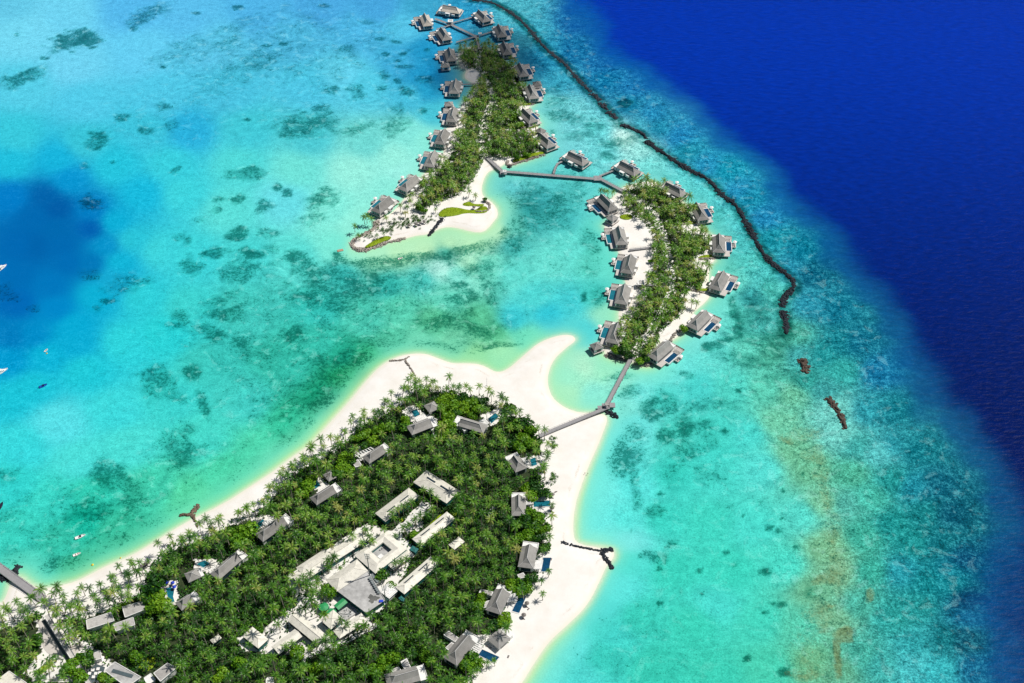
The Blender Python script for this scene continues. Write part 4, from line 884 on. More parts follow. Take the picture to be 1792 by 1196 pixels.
def long_house(q, label, z=4.6, rise=1.3, roofm=M_CREAM, wallm=M_TEALWALL, slots=2, r=5.5, group='cream-roofed service buildings', yoff=.14, keep=True, hips=True, cat='building'):
    c, rz, L, W = rect(q, z + GZ)
    root = empty('service_building', (c.x, c.y, GZ), rz); tag(root, label, cat, group)
    b = MB(); b.box(-L / 2 + .7, L / 2 - .7, -W / 2 + .6, W / 2 - .6, -.3, z - .2, wallm); b.build('wall', root)
    b = MB(); cp = hip(b, -L / 2, L / 2, -W / 2, W / 2, z, rise, roofm, (1, 1) if hips else (0, 0), .0, roofm)
    o = b.build('roof', root); cp.build('ridge', o)
    for i in range(slots):                            # dark roof-light slots along the ridge
        x = L * (-.2 + .4 * i) if slots == 2 else 0
        yy = W * yoff
        zz = z + rise * (1 - abs(yy) / (W / 2)) + .02
        s_ = MB(); s_.bar((x - L * .12, yy, zz + .05), (x + L * .12, yy, zz + .05), W * .075, .35, M_GLASS)
        s_.build('skylight', o)
        s_ = MB(); s_.bar((x - L * .125, yy + W * .06, zz + .22), (x + L * .125, yy + W * .06, zz + .22), W * .03, .5, roofm); s_.build('skylight_kerb', o)
    n = max(2, int(L / 6))
    for i in range(n):
        x = -L / 2 + 1.8 + (L - 3.6) * (i + .5) / n
        w = MB(); w.box(x - .8, x + .8, -W / 2 + .52, -W / 2 + .59, .9, 2.5, M_GLASS); w.build('window', root)
    if keep: keep_quad(q, 0, r)
    return root, c, rz, L, W

A_, *_r = long_house([(747.5,823.7),(804.8,860),(781.4,881),(721.7,843.6)], 'cream flat-hipped service building, topmost, with two dark roof slots', yoff=.1)
long_house([(655,897),(716,856),(733,866),(676,915)], 'cream long service building left of the inner court lawn', yoff=-.05)
long_house([(719.6,945),(780.4,897),(799,906.5),(738,954.5)], 'cream long service building right of the inner court lawn')
long_house([(690,1026),(754.7,975.5),(768,985),(709,1042)], 'cream long service building lowest on the right, below the courtyard block')
long_house([(507.8,1008),(641,924),(656,938),(525,1022)], 'cream very long narrow building on the left edge of the service yard', slots=0)
long_house([(517,993),(570,961),(578,972),(530,1006)], 'cream low lean-to behind the very long narrow building', z=5.4, rise=.9, slots=0, wallm=M_WHITE)
long_house([(569.8,1016.5),(624,978),(645,1000),(589.7,1034)], 'cream hip-roofed hall adjoining the stained concrete roof', z=5.4, rise=2., slots=0)
long_house([(676,990),(714,962),(724,971),(690,996)], 'small cream annex on the right of the courtyard block', z=3.6, rise=.7, slots=0, wallm=M_WALL)
long_house([(503,1085),(520.4,1072),(576,1116),(549,1124)], 'cream gabled hall lying across the lower service yard', slots=0, hips=False, wallm=M_DARKPAVE)
long_house([(473,1133.5),(514.7,1102),(530,1113),(490,1144)], 'cream gabled shed below the crosswise hall', slots=0, hips=False, wallm=M_DARKPAVE)
long_house([(425.8,1112.7),(439.6,1097.7),(468.5,1116),(453.5,1138)], 'cream hip-roofed shed leftmost of the lower yard, under palms', slots=0)
long_house([(367,1121),(381,1111),(389,1116),(374,1127)], 'tiny cream roof almost buried in palms left of the lower yard', z=3., rise=.6, slots=0)
long_house([(560,1086),(581,1069),(604,1081.6),(579.6,1101)], 'cream hip-roofed store in front of the green tanks', slots=0, z=4.2)
long_house([(577,1109),(631,1075),(645,1085),(600,1113)], 'cream strip-roofed shed below the concrete-roofed building', slots=0, z=3.8, wallm=M_WALL)
long_house([(783,955),(802,941),(814,947),(797,961)], 'small white-roofed hut beside the right long building', z=3.2, rise=.6, slots=0, wallm=M_WALL)
# courtyard block: a ring of roofs round an open court
q = [(619,973),(672.8,931),(715,959),(657.6,1002.5)]
c, rz, L, W = rect(q, 5.4 + GZ)
root = empty('courtyard_building', (c.x, c.y, GZ), rz); tag(root, 'large cream-roofed block with an open rectangular court in the middle', 'building')
x0, x1, y0, y1 = -L / 2, L / 2, -W / 2, W / 2; hx, hy0, hy1 = L * .20, -W * .20, W * .22
hx0, hx1 = -L * .16, L * .22
b = MB(); z = 5.2; rg = .9
o4 = [(x0, y0), (x1, y0), (x1, y1), (x0, y1)]; i4 = [(hx0, hy0), (hx1, hy0), (hx1, hy1), (hx0, hy1)]
m4 = [((a[0] * .42 + d[0] * .58), (a[1] * .42 + d[1] * .58)) for a, d in zip(o4, i4)]
v = [(p[0], p[1], z) for p in o4] + [(p[0], p[1], z + 1.5) for p in m4] + [(p[0], p[1], z + .6) for p in i4] + [(p[0], p[1], z - .3) for p in o4] + [(p[0], p[1], z - .4) for p in i4]
f = []
for i in range(4):
    j = (i + 1) % 4
    f += [(i, j, 4 + j, 4 + i), (4 + i, 4 + j, 8 + j, 8 + i), (12 + i, 12 + j, j, i), (8 + i, 8 + j, 16 + j, 16 + i), (12 + j, 12 + i, 16 + i, 16 + j)]
b.add(v, f, M_CREAM); b.build('roof', root)
b = MB()
for i in range(4):
    j = (i + 1) % 4
    for ring, k_ in ((o4, .97), (i4, 1.03)):
        a_, d_ = Vector(ring[i]) * k_, Vector(ring[j]) * k_
        b.bar((a_.x, a_.y, 2.3), (d_.x, d_.y, 2.3), .3, 4.9, M_TEALWALL)
b.build('wall', root)
b = MB(); b.box(hx0, hx1, hy0, hy1, 3.0, 3.2, M_CONC); b.box(hx0 + 1, hx0 + 4, hy0 + 1, hy0 + 3.6, 3.21, 4.2, M_WHITE)
for i in range(5): b.box(hx0 + 5.5 + i * 1.5, hx0 + 6.4 + i * 1.5, hy1 - 2.2, hy1 - 1.3, 3.21, 3.9, M_CONC)
b.build('court_plant', root); keep_quad(q)
# stained concrete roof with parapet, plant and teal wall
q = [(589.7,1034),(642,998),(674,1051),(641,1073)]
c, rz, L, W = rect(q, 5 + GZ)
w4 = [G(px, py, 5 + GZ) for px, py in q]
root = empty('concrete_building', (c.x, c.y, GZ)); tag(root, 'flat stained concrete roof with black scorch patch and teal walls', 'building')
loc = [(p.x - c.x, p.y - c.y) for p in w4]
b = MB(); b.prism(loc, 4.6, 5.0, M_CONC); o = b.build('roof', root)
def inset(L_, f_): return [(x * f_, y * f_) for x, y in L_]
b = MB(); b.prism(inset(loc, .94), -.3, 4.58, M_TEALWALL); b.build('wall', root)
b = MB()
for i in range(4):
    a_, d_ = loc[i], loc[(i + 1) % 4]
    b.bar((a_[0], a_[1], 5.15), (d_[0], d_[1], 5.15), .35, .3, M_CONC)
b.build('parapet', o)
b = MB()
rnd = random.Random(3)
A2 = Vector((*loc[1], 0)); B2 = Vector((*loc[2], 0))
for i in range(9):
    p = A2.lerp(B2, .22 + .07 * i) * .86; b.box(p.x - .7, p.x + .7, p.y - .6, p.y + .6, 5.01, 6.1 + .2 * (i % 2), M_STEEL)
b.build('cooling_units', o)
sc_ = mat('scorched_concrete', (.13, .13, .12), .95, .6, .5, .1)
b = MB(); p0 = Vector((*loc[2], 0)) * .42 + Vector((*loc[3], 0)) * .12; n_ = 22
pl = []
for i in range(n_):
    a_ = 2 * math.pi * i / n_; rr = 3.0 * (1 + .28 * math.sin(3 * a_ + 1) + .2 * math.sin(7 * a_))
    pl.append((p0.x + rr * math.cos(a_), p0.y + .9 * rr * math.sin(a_)))
b.prism(pl, 5.005, 5.02, sc_); b.build('scorch_patch', o)
b = MB(); p = (Vector((*loc[2], 0)) * .8 + Vector((*loc[3], 0)) * .13); b.box(p.x - 1.2, p.x + 1.2, p.y - .8, p.y + .8, 5.01, 5.6, M_BLUE); b.build('tarpaulin', o)
keep_quad(q)
# ribbed white container-like block
q = [(660,1031),(683,1023),(700,1035),(679,1046)]
root, c, rz, L, W = long_house(q, 'white ribbed low block right of the stained concrete roof', z=3.6, rise=.25, roofm=M_WHITE, wallm=M_WHITE, slots=0)
b = MB()
for i in range(7): b.bar((-L / 2 + L * (i + .5) / 7, -W / 2, 4.), (-L / 2 + L * (i + .5) / 7, W / 2, 4.), .35, .3, M_WHITE)
b.build('roof_ribs', root)
q = [(641,1008),(655,1002),(668,1016),(657,1024)]
root, c, rz, L, W = long_house(q, 'white low plant room with boxes above the ribbed block', z=3.2, rise=.15, roofm=M_WHITE, wallm=M_WALL, slots=0)
b = MB()
for i in range(4): b.box(-L / 2 + 1.2 + i * L / 4.6, -L / 2 + 2.8 + i * L / 4.6, -1, .8, 3.4, 4.3, M_STEEL)
b.build('roof_boxes', root)
# green shed, tanks, teal roofs
root, c, rz, L, W = long_house([(583,1060),(600,1047.5),(608,1054),(593,1068)], 'bright green metal-roofed shed beside the round tanks', z=4.2, rise=.7, roofm=M_GREEN, wallm=M_TEALWALL, slots=0, hips=False, group=None)
for px, py, lab in ((566.5, 1063, 'round green water tank, upper of the pair'), (580, 1073, 'round green water tank, lower of the pair')):
    g = G(px, py, 4.2); b = MB(); b.cyl((0, 0), 2.9, 2.9, -.2, 3.4, M_TEALWALL, 24)
    r = empty('water_tank', (g.x, g.y, GZ)); tag(r, lab, 'tank', 'green water tanks'); b.build('tank_wall', r)
    b = MB(); b.cyl((0, 0), 3.0, .5, 3.4, 4.0, M_GREEN, 24); b.build('lid', r); KEEP.append((px, py, 6))
for q, lab in (([(716,962),(722,955),(733,961),(727,968)], 'small teal roof below the right long building'), ([(697,1047),(702,1043),(710,1049),(705,1054)], 'small teal roof below the lowest right long building')):
    long_house(q, lab, z=3.2, rise=.3, roofm=M_TEALWALL, slots=0, group=None)
# open plant yard with teal screen
q = [(591,1072),(611,1060),(626,1071),(605,1086)]
c, rz, L, W = rect(q, 2.5); root = empty('plant_yard', (c.x, c.y, GZ), rz); tag(root, 'open concrete plant yard with pipes between the green shed and concrete building', 'yard')
b = MB(); b.box(-L / 2, L / 2, -W / 2, W / 2, -.2, 1.2, M_CONC); b.build('slab', root)
b = MB()
for i in range(12): b.bar((rnd.uniform(-L / 2, L / 2) * .85, rnd.uniform(-W / 2, W / 2) * .85, 1.5), (rnd.uniform(-L / 2, L / 2) * .85, rnd.uniform(-W / 2, W / 2) * .85, 1.5), .3, .5, M_WHITE if i % 2 else M_STEEL)
b.build('pipework', root); keep_quad(q)
# masts
def mast(px, py, tx, ty, label):
    b0 = G(px, py, GZ)
    h = 26.
    r = empty('radio_mast', b0); tag(r, label, 'mast', 'steel masts of the service yard')
    b = MB(); b.cyl((0, 0), .38, .2, -.2, h, M_STEEL, 8); b.build('pole', r)
    b = MB()
    for i, (hh, ln) in enumerate(((h - .6, 1.3), (h - 2.4, 1.1), (h - 4.2, .9))):
        b.bar((-ln, 0, hh), (ln, 0, hh), .15, .15, M_STEEL); b.bar((ln, 0, hh - .9), (ln, 0, hh + .9), .3, .3, M_WHITE); b.bar((-ln, 0, hh - .9), (-ln, 0, hh + .9), .3, .3, M_WHITE)
    b.build('aerials', r)
mast(648, 1016, 640, 968, 'tall dark steel mast rising in front of the courtyard block')
mast(677, 1071, 671, 1037, 'slim pale steel mast below the ribbed white block')

# ---- beach villas: long grey roof, white block at the gable end, pergola, pool of their own
def beach_villa(F, B, label, W=9.2, gable='b', extra=(), pav=None, hh=3.5):
    z = 4.4 + GZ
    a, b2 = G(*F, z), G(*B, z); rz = heading(a, b2); L = (b2 - a).length; c = (a + b2) / 2
    root = empty('beach_villa', (c.x, c.y, GZ), rz); tag(root, label, 'villa', 'beach villas in the palms')
    b = MB(); b.box(-L / 2 + .5, L / 2 - .3, -W / 2 + .6, W / 2 - .6, -.2, 4.3, M_WHITE); b.build('wall', root)
    b = MB(); cp = hip(b, -L / 2, L / 2, -W / 2, W / 2, 4.4, hh, M_ROOF); o = b.build('roof', root); cp.build('ridge', o)
    b = MB(); x = L / 2
    b.box(x + .03, x + 4.2, -W * .5, W * .48, -.2, 3.8, M_WHITE); b.box(x + .03, x + 4.3, -W * .52, -W * .47, 3.8, 4.2, M_WHITE); b.box(x + 4.0, x + 4.3, -W * .465, W * .5, 3.8, 4.2, M_WHITE)
    b.build('bathroom_block', root)
    b = MB(); b.box(-L / 2 + .42, -L / 2 + .49, -W * .3, W * .3, .4, 3.4, M_GLASS); b.build('window', root)
    for s in (-1, 1):
        b = MB(); b.box(-L * .35, L * .35, *sorted((s * (W / 2 - .59), s * (W / 2 - .5))), .3, 3.4, M_GLASS); b.build('window', root)
    for i, (kind, q) in enumerate(extra):
        w = [G(px, py, GZ + (3.2 if kind != 'terrace' else .2)) for px, py in q]
        inv = lambda p: ((p.x - c.x) * math.cos(rz) + (p.y - c.y) * math.sin(rz), -(p.x - c.x) * math.sin(rz) + (p.y - c.y) * math.cos(rz))
        l4 = [inv(p) for p in w]; b = MB()
        if kind == 'block':
            b.prism(l4, -.2, 3.2, M_WHITE); cen = np.mean(l4, 0); b.prism([tuple(cen + (np.array(p) - cen) * .82) for p in l4], 3.2, 3.24, M_SHADE); b.build('side_block', root)
        elif kind == 'pergola':
            p = [Vector((*t, 3.2)) for t in l4]
            n = 7
            for j in range(n):
                t = j / (n - 1); b.bar(p[0].lerp(p[1], t), p[3].lerp(p[2], t), .55, .16, M_WHITE)
            for e0, e1 in ((0, 1), (3, 2)): b.bar(p[e0] - Vector((0, 0, .2)), p[e1] - Vector((0, 0, .2)), .2, .22, M_WHITE)
            for t in p: b.bar((t.x, t.y, -.1), (t.x, t.y, 3.), .2, .2, M_WHITE)
            b.build('pergola', root)
            b = MB(); b.prism([(t.x, t.y) for t in p], -.1, .16, M_TERR); b.build('terrace', root)
    m = ((F[0] + B[0]) / 2, (F[1] + B[1]) / 2); d = np.array(B) - np.array(F)
    for t in np.linspace(-.05, 1.12, 7):
        p = np.array(F) + d * t; KEEP.append((p[0], p[1], 10.5 if m[0] > 700 else 5.5))
    for kind, q in extra:
        p = np.mean(q, 0); KEEP.append((p[0], p[1], 7))
    return root
def sw_pool(q, label, m=M_POOLT):
    w = [G(px, py, GZ) for px, py in q]; c = sum(w, Vector()) / len(w)
    root = empty('swimming_pool', (c.x, c.y, GZ)); tag(root, label, 'pool', 'garden pools of beach villas')
    l = [(p.x - c.x, p.y - c.y) for p in w]; n = len(l)
    out = [(x * 1.12, y * 1.12) for x, y in l]
    b = MB()
    for i in range(n):
        j = (i + 1) % n
        b.prism([l[i], l[j], out[j], out[i]], -.3, .22, M_TERR)
    b.build('coping', root)
    b = MB(); b.prism(l, -.3, .10, m); b.build('pool_water', root)
    p = np.mean(q, 0); e = np.ptp(np.array(q), 0)
    KEEP.append((p[0], p[1], max(e) * .5)); KEEP.append((p[0] - e[0] * .3, p[1], 5)); KEEP.append((p[0] + e[0] * .3, p[1], 5))
def pav(px, py, ux, uy, label, sz=4.3):
    g = G(px, py, 4 + GZ); r = empty('pavilion', (g.x, g.y, GZ), heading(G(px, py, 4), G(ux, uy, 4))); tag(r, label, 'pavilion', 'garden pavilions')
    b = MB(); b.box(-sz * .8, sz * .8, -sz * .8, sz * .8, -.2, 3.2, M_WHITE); b.build('wall', r)
    b = MB(); cp = hip(b, -sz, sz, -sz * .95, sz * .95, 3.3, 2.6, M_ROOF, (1, 1), .1); o = b.build('roof', r); cp.build('ridge', o)
    b = MB(); b.box(sz * 1.02, sz * 1.5, -sz * .8, sz * .8, -.2, 3.0, M_WHITE); b.build('side_block', r)
    b = MB(); b.box(-sz * .5, sz * .5, -sz * .83, -sz * .805, .2, 2.8, M_GLASS); b.build('window', r)
    KEEP.append((px, py, 10))
beach_villa((716,754),(753,739.5), 'grey-roofed beach villa below its square teal pool near the north beach', extra=(('pergola', [(726,731),(741,724.5),(748,732),(731,738)]), ('block', [(755,752),(762,748),(768,762),(761,766)])))
sw_pool([(719,720.5),(728.5,716),(736,726),(726,731)], 'square dark teal pool under the northern pavilion')
pav(756, 711, 767, 706, 'grey pyramid-roofed pavilion by the square pool near the north beach')
beach_villa((850,751),(806,738), 'grey-roofed beach villa turned lengthwise, in bushes right of the north point', W=8.6, hh=3., extra=(('pergola', [(838,736),(848,733),(856,741),(846,746)]), ('block', [(804,744),(810,742),(818,752),(812,755)])))
sw_pool([(854,733.6),(867,723),(872.7,730),(860,742)], 'teal pool slanting beside the lengthwise beach villa')
beach_villa((640,806),(670,786), 'grey-roofed beach villa with white pergola on the upper left slope of palms', W=8., extra=(('pergola', [(621,795),(648,783),(656,788),(630,802)]), ('block', [(615,808),(627,804),(634,815),(622,818)])))
sw_pool([(637,789),(646,784),(651,788),(643,792)], 'small teal pool by the upper left beach villa')
beach_villa((548,878),(583,856), 'grey-roofed beach villa above the bend of the west beach, deep in palms', W=8., extra=(('pergola', [(554,862),(570,850),(577,855),(561,867)]),))
sw_pool([(541,848),(554,840),(561,850),(551,857)], 'dark walled pool of the villa above the west beach bend')
pav(579, 831, 588, 826, 'grey pavilion with white side above the walled pool', 3.8)
beach_villa((453,942),(497,911), 'grey-roofed beach villa with slatted pergola beside the west beach gap', W=8.4, extra=(('pergola', [(459,915),(475,904.5),(482,909),(466,920)]),))
sw_pool([(444,922),(460,909),(465,914),(450,928)], 'long narrow teal pool left of a slatted pergola')
beach_villa((375,1010),(416,974), 'grey-roofed beach villa with white pergola on the left, below the broad bush clump', W=8., extra=(('pergola', [(364,997),(391,983),(397,987),(372,1003)]),))
sw_pool([(344,988),(357,981),(369,987),(356,994)], 'small teal pool with a palm standing in front, on the left side')
pav(337, 1006, 348, 1001, 'grey-roofed pavilion by the leftmost teal pool', 4.0)
beach_villa((913,823),(899,803), 'grey-roofed beach villa, uppermost on the east beach', W=9., extra=(('pergola', [(909,803),(920,801),(928,812),(916,816)]), ('block', [(886,800),(904,793),(907,800),(890,806)])))
sw_pool([(928,804),(937,801),(940,814),(930,817)], 'small teal pool of the uppermost east beach villa')
beach_villa((908,903),(907.5,871), 'grey-roofed beach villa with a long pool pointing at the sea, east beach', W=9.2, extra=(('pergola', [(919,871),(931,871),(933,882),(919,884)]),))
sw_pool([(934,878),(963,876.5),(963,886.5),(934,888)], 'long teal pool pointing straight at the east beach')
beach_villa((920,994),(927,958), 'grey-roofed beach villa inland of the Y-shaped groyne', W=9.8, extra=(('pergola', [(936,981),(950,980),(947,996),(934,996)]), ('block', [(905,1006),(916,1002),(921,1010),(909,1013)])))
sw_pool([(950.4,976.6),(964.5,976.6),(960,1001),(947,1001)], 'upright teal pool inland of the Y-shaped groyne', M_POOL)
beach_villa((863,1072),(880,1035), 'grey-roofed beach villa with leaning pool on the lower east beach', W=9.6, extra=(('pergola', [(893,1041),(908,1036),(904,1050),(888,1054)]), ('block', [(840,1031),(864,1036),(862,1043),(838,1038)]), ('block', [(849,1053),(862,1049),(858,1062),(846,1064)])))
sw_pool([(907.4,1045.8),(920,1047),(908.5,1073.5),(896,1070)], 'leaning dark teal pool at the edge of the lower east beach', M_POOL)
beach_villa((787,1158),(820,1118), 'largest grey-roofed beach villa, beside the big blue pool at the bottom', W=10, extra=(('pergola', [(822,1139),(834,1122),(846,1128),(834,1145)]), ('block', [(776,1111),(785,1104),(805,1118),(797,1124)]), ('block', [(779,1134),(790,1124),(798,1128),(787,1140)])))
sw_pool([(841.7,1136),(874,1150.4),(865,1161),(833.4,1144.8)], 'big blue pool by the pavilion at the bottom of the east beach', M_POOL)
pav(873, 1117, 884, 1107, 'grey pyramid pavilion by the big blue pool', 5.0)
beach_villa((676,1194),(732,1178), 'grey-roofed beach villa cut by the bottom edge, with striped side roof', W=10, extra=(('block', [(701,1158),(712,1152),(720,1170),(709,1174)]), ('block', [(684,1172),(698,1167),(703,1174),(688,1180)])))
beach_villa((312,1062),(335,1047), 'small grey roof half hidden by palms beside the garden lagoon pool', W=7.5)

# ---- arrival complex, bottom left
def flat_roof(q, label, z=4., m=M_SHADE, wallm=M_WHITE, slot=False, cat='building', group=None):
    w = [G(px, py, z + GZ) for px, py in q]; c = sum(w, Vector()) / len(w)
    root = empty('flat_roofed_building', (c.x, c.y, GZ)); tag(root, label, cat, group)
    l = [(p.x - c.x, p.y - c.y) for p in w]
    b = MB(); b.prism(l, z - .35, z, m); o = b.build('roof', root)
    b = MB(); b.prism(inset(l, .9), -.2, z - .36, wallm); b.build('wall', root)
    b = MB()
    for i in range(len(l)):
        a_, d_ = l[i], l[(i + 1) % len(l)]; b.bar((a_[0], a_[1], z + .1), (d_[0], d_[1], z + .1), .35, .35, M_WHITE)
    b.build('parapet', o)
    if slot:
        A1, B1 = Vector((*l[0], z)) * .5 + Vector((*l[1], z)) * .15, Vector((*l[2], z)) * .55 + Vector((*l[3], z)) * .05
        A1.z = B1.z = z + .03
        b = MB(); b.bar(A1, B1, 2.2, .3, M_DARKPAVE); b.build('roof_slot', o)
    keep_quad((q + q)[:4] if len(q) < 4 else q[:4])
    return root
flat_roof([(151,1086),(194,1072),(200,1087),(153,1102)], 'long grey timber roof, left of the two beach bars')
flat_roof([(214,1063),(256,1050.5),(264,1063),(219,1081)], 'long grey timber roof, right of the two beach bars, overgrown edge')
flat_roof([(198.5,1093),(233,1081),(236,1094),(203,1105)], 'shorter grey timber roof tucked below the two beach bars')
flat_roof([(183,1174),(201,1159),(247,1185.5),(222,1203)], 'white flat-roofed restaurant with a dark roof slot near the bottom edge', slot=True, m=M_CONC)
flat_roof([(269,1178.5),(293,1161),(309,1169),(281,1193)], 'white box building with grey roof deck, right of the restaurant', z=5.5)
flat_roof([(-4,1190),(16,1175),(47,1196),(20,1215)], 'white gridded roof in the bottom left corner', m=M_CREAM)
flat_roof([(159,1146),(175.4,1139.5),(178,1153),(161.5,1157)], 'small pink-grey hut roof by the covered gangway', z=3., m=M_SHADE)
flat_roof([(252,1187),(264,1179),(272,1190),(258,1200)], 'low white terrace roof between restaurant and box building', z=2.6, m=M_WHITE)
flat_roof([(466,1189),(469,1186),(478,1186.5),(479,1200),(466,1200)], 'small white roof cut by the bottom edge among palms', z=4.5, m=M_WHITE)
def paving(name, q, label, m, z0=.0, kind=None, cat='paving'):
    L = [G(px, py, GZ) for px, py in q]; c = sum(L, Vector()) / len(L)
    b = MB(); b.prism([(p.x - c.x, p.y - c.y) for p in L], -.3, .12 + z0, m)
    o = b.build(name, None, loc=(c.x, c.y, GZ)); tag(o, kind='structure')
    return o
paving('plaza', smooth([(63,1084),(76,1088),(84,1103),(96,1120),(115,1141),(99,1153),(84,1145),(73,1130),(76,1112),(70,1098)], 1), '', M_DECK)
paving('path', [(112,1136),(140,1122),(148,1134),(120,1152)], '', M_DECK, .02)
paving('curved_path', smooth([(115,1155),(112,1168),(96,1176),(70,1186),(45,1200),(60,1206),(84,1190),(106,1180),(120,1170),(124,1156)], 1), '', M_TERR, .04)
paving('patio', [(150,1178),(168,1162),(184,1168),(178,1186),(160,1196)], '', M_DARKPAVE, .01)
paving('sand_court', [(690,925),(741,880),(752,889),(735,900),(712,925),(700,938)], '', M_TERR)
paving('service_lane', [(592,1012),(668,940),(676,944),(600,1022)], '', M_TERR)
paving('service_lane', [(515,1170),(545,1135),(600,1118),(655,1088),(664,1096),(600,1130),(548,1148),(525,1176)], '', M_TERR)
paving('garden_path', [(856,893),(866,884),(872,886),(858,906),(852,908)], '', M_TERR)
for q in ((790,1000,6),): pass
# covered gangway with dark channel beside it
root = empty('gangway', G(120, 1136, GZ)); tag(root, 'long covered gangway running from the beach past the plaza to the bottom edge', 'walkway')
o0 = root.location
pts = [G(81, 1077, GZ + 3) - o0, G(118, 1136, GZ + 3) - o0, G(168, 1215, GZ + 3) - o0]
for i, (a_, d_) in enumerate(zip(pts[:-1], pts[1:])):
    b = MB(); b.bar(a_, d_, 2.8, .25, M_SHADE); b.build('roof', root)
    n = (d_ - a_).cross(Vector((0, 0, 1))).normalized()
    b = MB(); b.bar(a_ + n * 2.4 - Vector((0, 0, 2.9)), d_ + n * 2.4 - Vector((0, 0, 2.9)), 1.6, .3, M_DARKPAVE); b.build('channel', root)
    b = MB(); b.bar(a_ + n * 1.3 + Vector((0, 0, .3)), d_ + n * 1.3 + Vector((0, 0, .3)), .3, .35, M_WHITE); b.bar(a_ - n * 1.3 + Vector((0, 0, .3)), d_ - n * 1.3 + Vector((0, 0, .3)), .3, .35, M_STEEL); b.build('edge_beam', root)
    b = MB()
    for t in np.linspace(.05, .95, 9):
        p = a_.lerp(d_, t); b.bar((p.x, p.y, -.2), (p.x, p.y, 2.9), .25, .25, M_TIMBER)
    b.build('post_row', root)
KEEP += [(85 + 9 * i, 1085 + 14 * i, 6) for i in range(9)]
keep_quad([(62,1086),(78,1090),(112,1142),(80,1146)], 0, 7); keep_quad([(150,1164),(180,1164),(182,1190),(155,1190)], 0, 5)
KEEP += [(80, 1100, 7), (86, 1115, 9), (95, 1130, 10), (104, 1142, 8), (130, 1138, 8), (165, 1176, 7), (80, 1186, 5), (100, 1175, 5), (298, 1036, 9), (296, 1046, 6), (690, 1010, 5)]
# lagoon pool, tables, parasols
sw_pool([(290,1031),(298,1027),(305,1033),(303,1045),(306,1054),(297,1054),(293,1043)], 'irregular pale lagoon pool among blue parasols')
def table(px, py, label):
    r = empty('table', G(px, py, GZ + .15)); tag(r, label, 'table', 'white patio tables')
    b = MB(); b.box(-.9, .9, -.9, .9, .68, .78, M_FABRIC); b.build('tabletop', r)
    b = MB(); b.cyl((0, 0), .12, .12, 0, .68, M_STEEL, 6); b.build('leg', r)
for i, (px, py) in enumerate(((157, 1180), (163, 1174), (168, 1180), (164, 1186), (172, 1172), (175, 1179))):
    table(px, py, ('white square table on the dark patio, nearest the gangway', 'white square table on the dark patio, second from the gangway', 'white square table in the middle of the dark patio', 'white square table lowest on the dark patio', 'white square table uppermost on the dark patio', 'white square table nearest the restaurant')[i])

# ------------------------------------------------------------------ parasols, loungers, boats
def parasol(px, py, label, m, r=1.9, group=None, z=GZ, h=2.5):
    e = empty('parasol', G(px, py, z)); tag(e, label, 'parasol', group)
    b = MB(); b.cyl((0, 0), .07, .07, -.1, h, M_STEEL, 6); b.build('pole', e)
    b = MB(); b.cyl((0, 0), r, .08, h - .35, h + .55, m, 10); b.build('canopy', e)
    b = MB(); lounger(b, -1., 1.0, .0); lounger(b, -1., -1.7, .0)
    if m is M_THATCH: b.build('lounger_pair', e)
for px, py, lab in ((281, 1029, 'blue parasol leftmost by the lagoon pool'), (293.5, 1023, 'blue parasol uppermost by the lagoon pool'), (306, 1031, 'blue parasol right of the lagoon pool'), (303, 1024, 'blue parasol between uppermost and right one by the lagoon pool')):
    parasol(px, py, lab, M_BLUE, 1.25, 'blue parasols by the lagoon pool')
for px, py, lab in ((716, 397, 'grey thatched sunshade first from the left in the row on the far islet'), (728.5, 395, 'grey thatched sunshade second from the left in the row on the far islet'), (735.6, 393, 'grey thatched sunshade third from the left in the row on the far islet'), (742.3, 391, 'grey thatched sunshade last of the row on the far islet'),
        (829.5, 366, 'grey thatched sunshade alone inside the curved lawn'), (966.7, 869, 'grey thatched sunshade above the long pool of the east beach'), (966, 893, 'grey thatched sunshade below the long pool of the east beach'), (922, 1059.5, 'grey thatched sunshade upper of two by the leaning pool'), (916.6, 1080, 'grey thatched sunshade lower of two by the leaning pool'), (954, 825, 'grey thatched sunshade by the uppermost east beach villa'),
        (249, 994, 'grey thatched sunshade first of the row on the west beach'), (252.8, 992, 'grey thatched sunshade second of the row on the west beach'), (256.2, 990, 'grey thatched sunshade third of the row on the west beach'), (259.8, 988, 'grey thatched sunshade last of the row on the west beach')):
    parasol(px, py, lab, M_THATCH, 1.5 if px > 600 else 1.2, 'thatched sunshades on the sand')
def loungers(px, py, label, rz, m=M_TIMBER):
    e = MB(); lounger(e, -.95, -.35, 0, m); o = e.build('sun_lounger', None, loc=G(px, py, GZ), rz=rz); tag(o, label, 'sun lounger', 'sun loungers on the sand')
for px, py, rz, lab in ((853, 1131, .4, 'lone lounger left one on the white terrace by the big pool'), (859, 1134, .4, 'lone lounger right one on the white terrace by the big pool'), (890, 1149, 1.2, 'dark lounger on the bare sand right of the big pool'), (925, 1066, .9, 'lounger by the upper sunshade of the leaning pool'), (973, 861, .5, 'lounger near the top sunshade beside the long pool'), (968, 898, .8, 'lounger near the lower sunshade beside the long pool'), (965, 979, 1.2, 'lounger right of the upright teal pool')):
    loungers(px, py, lab, rz)

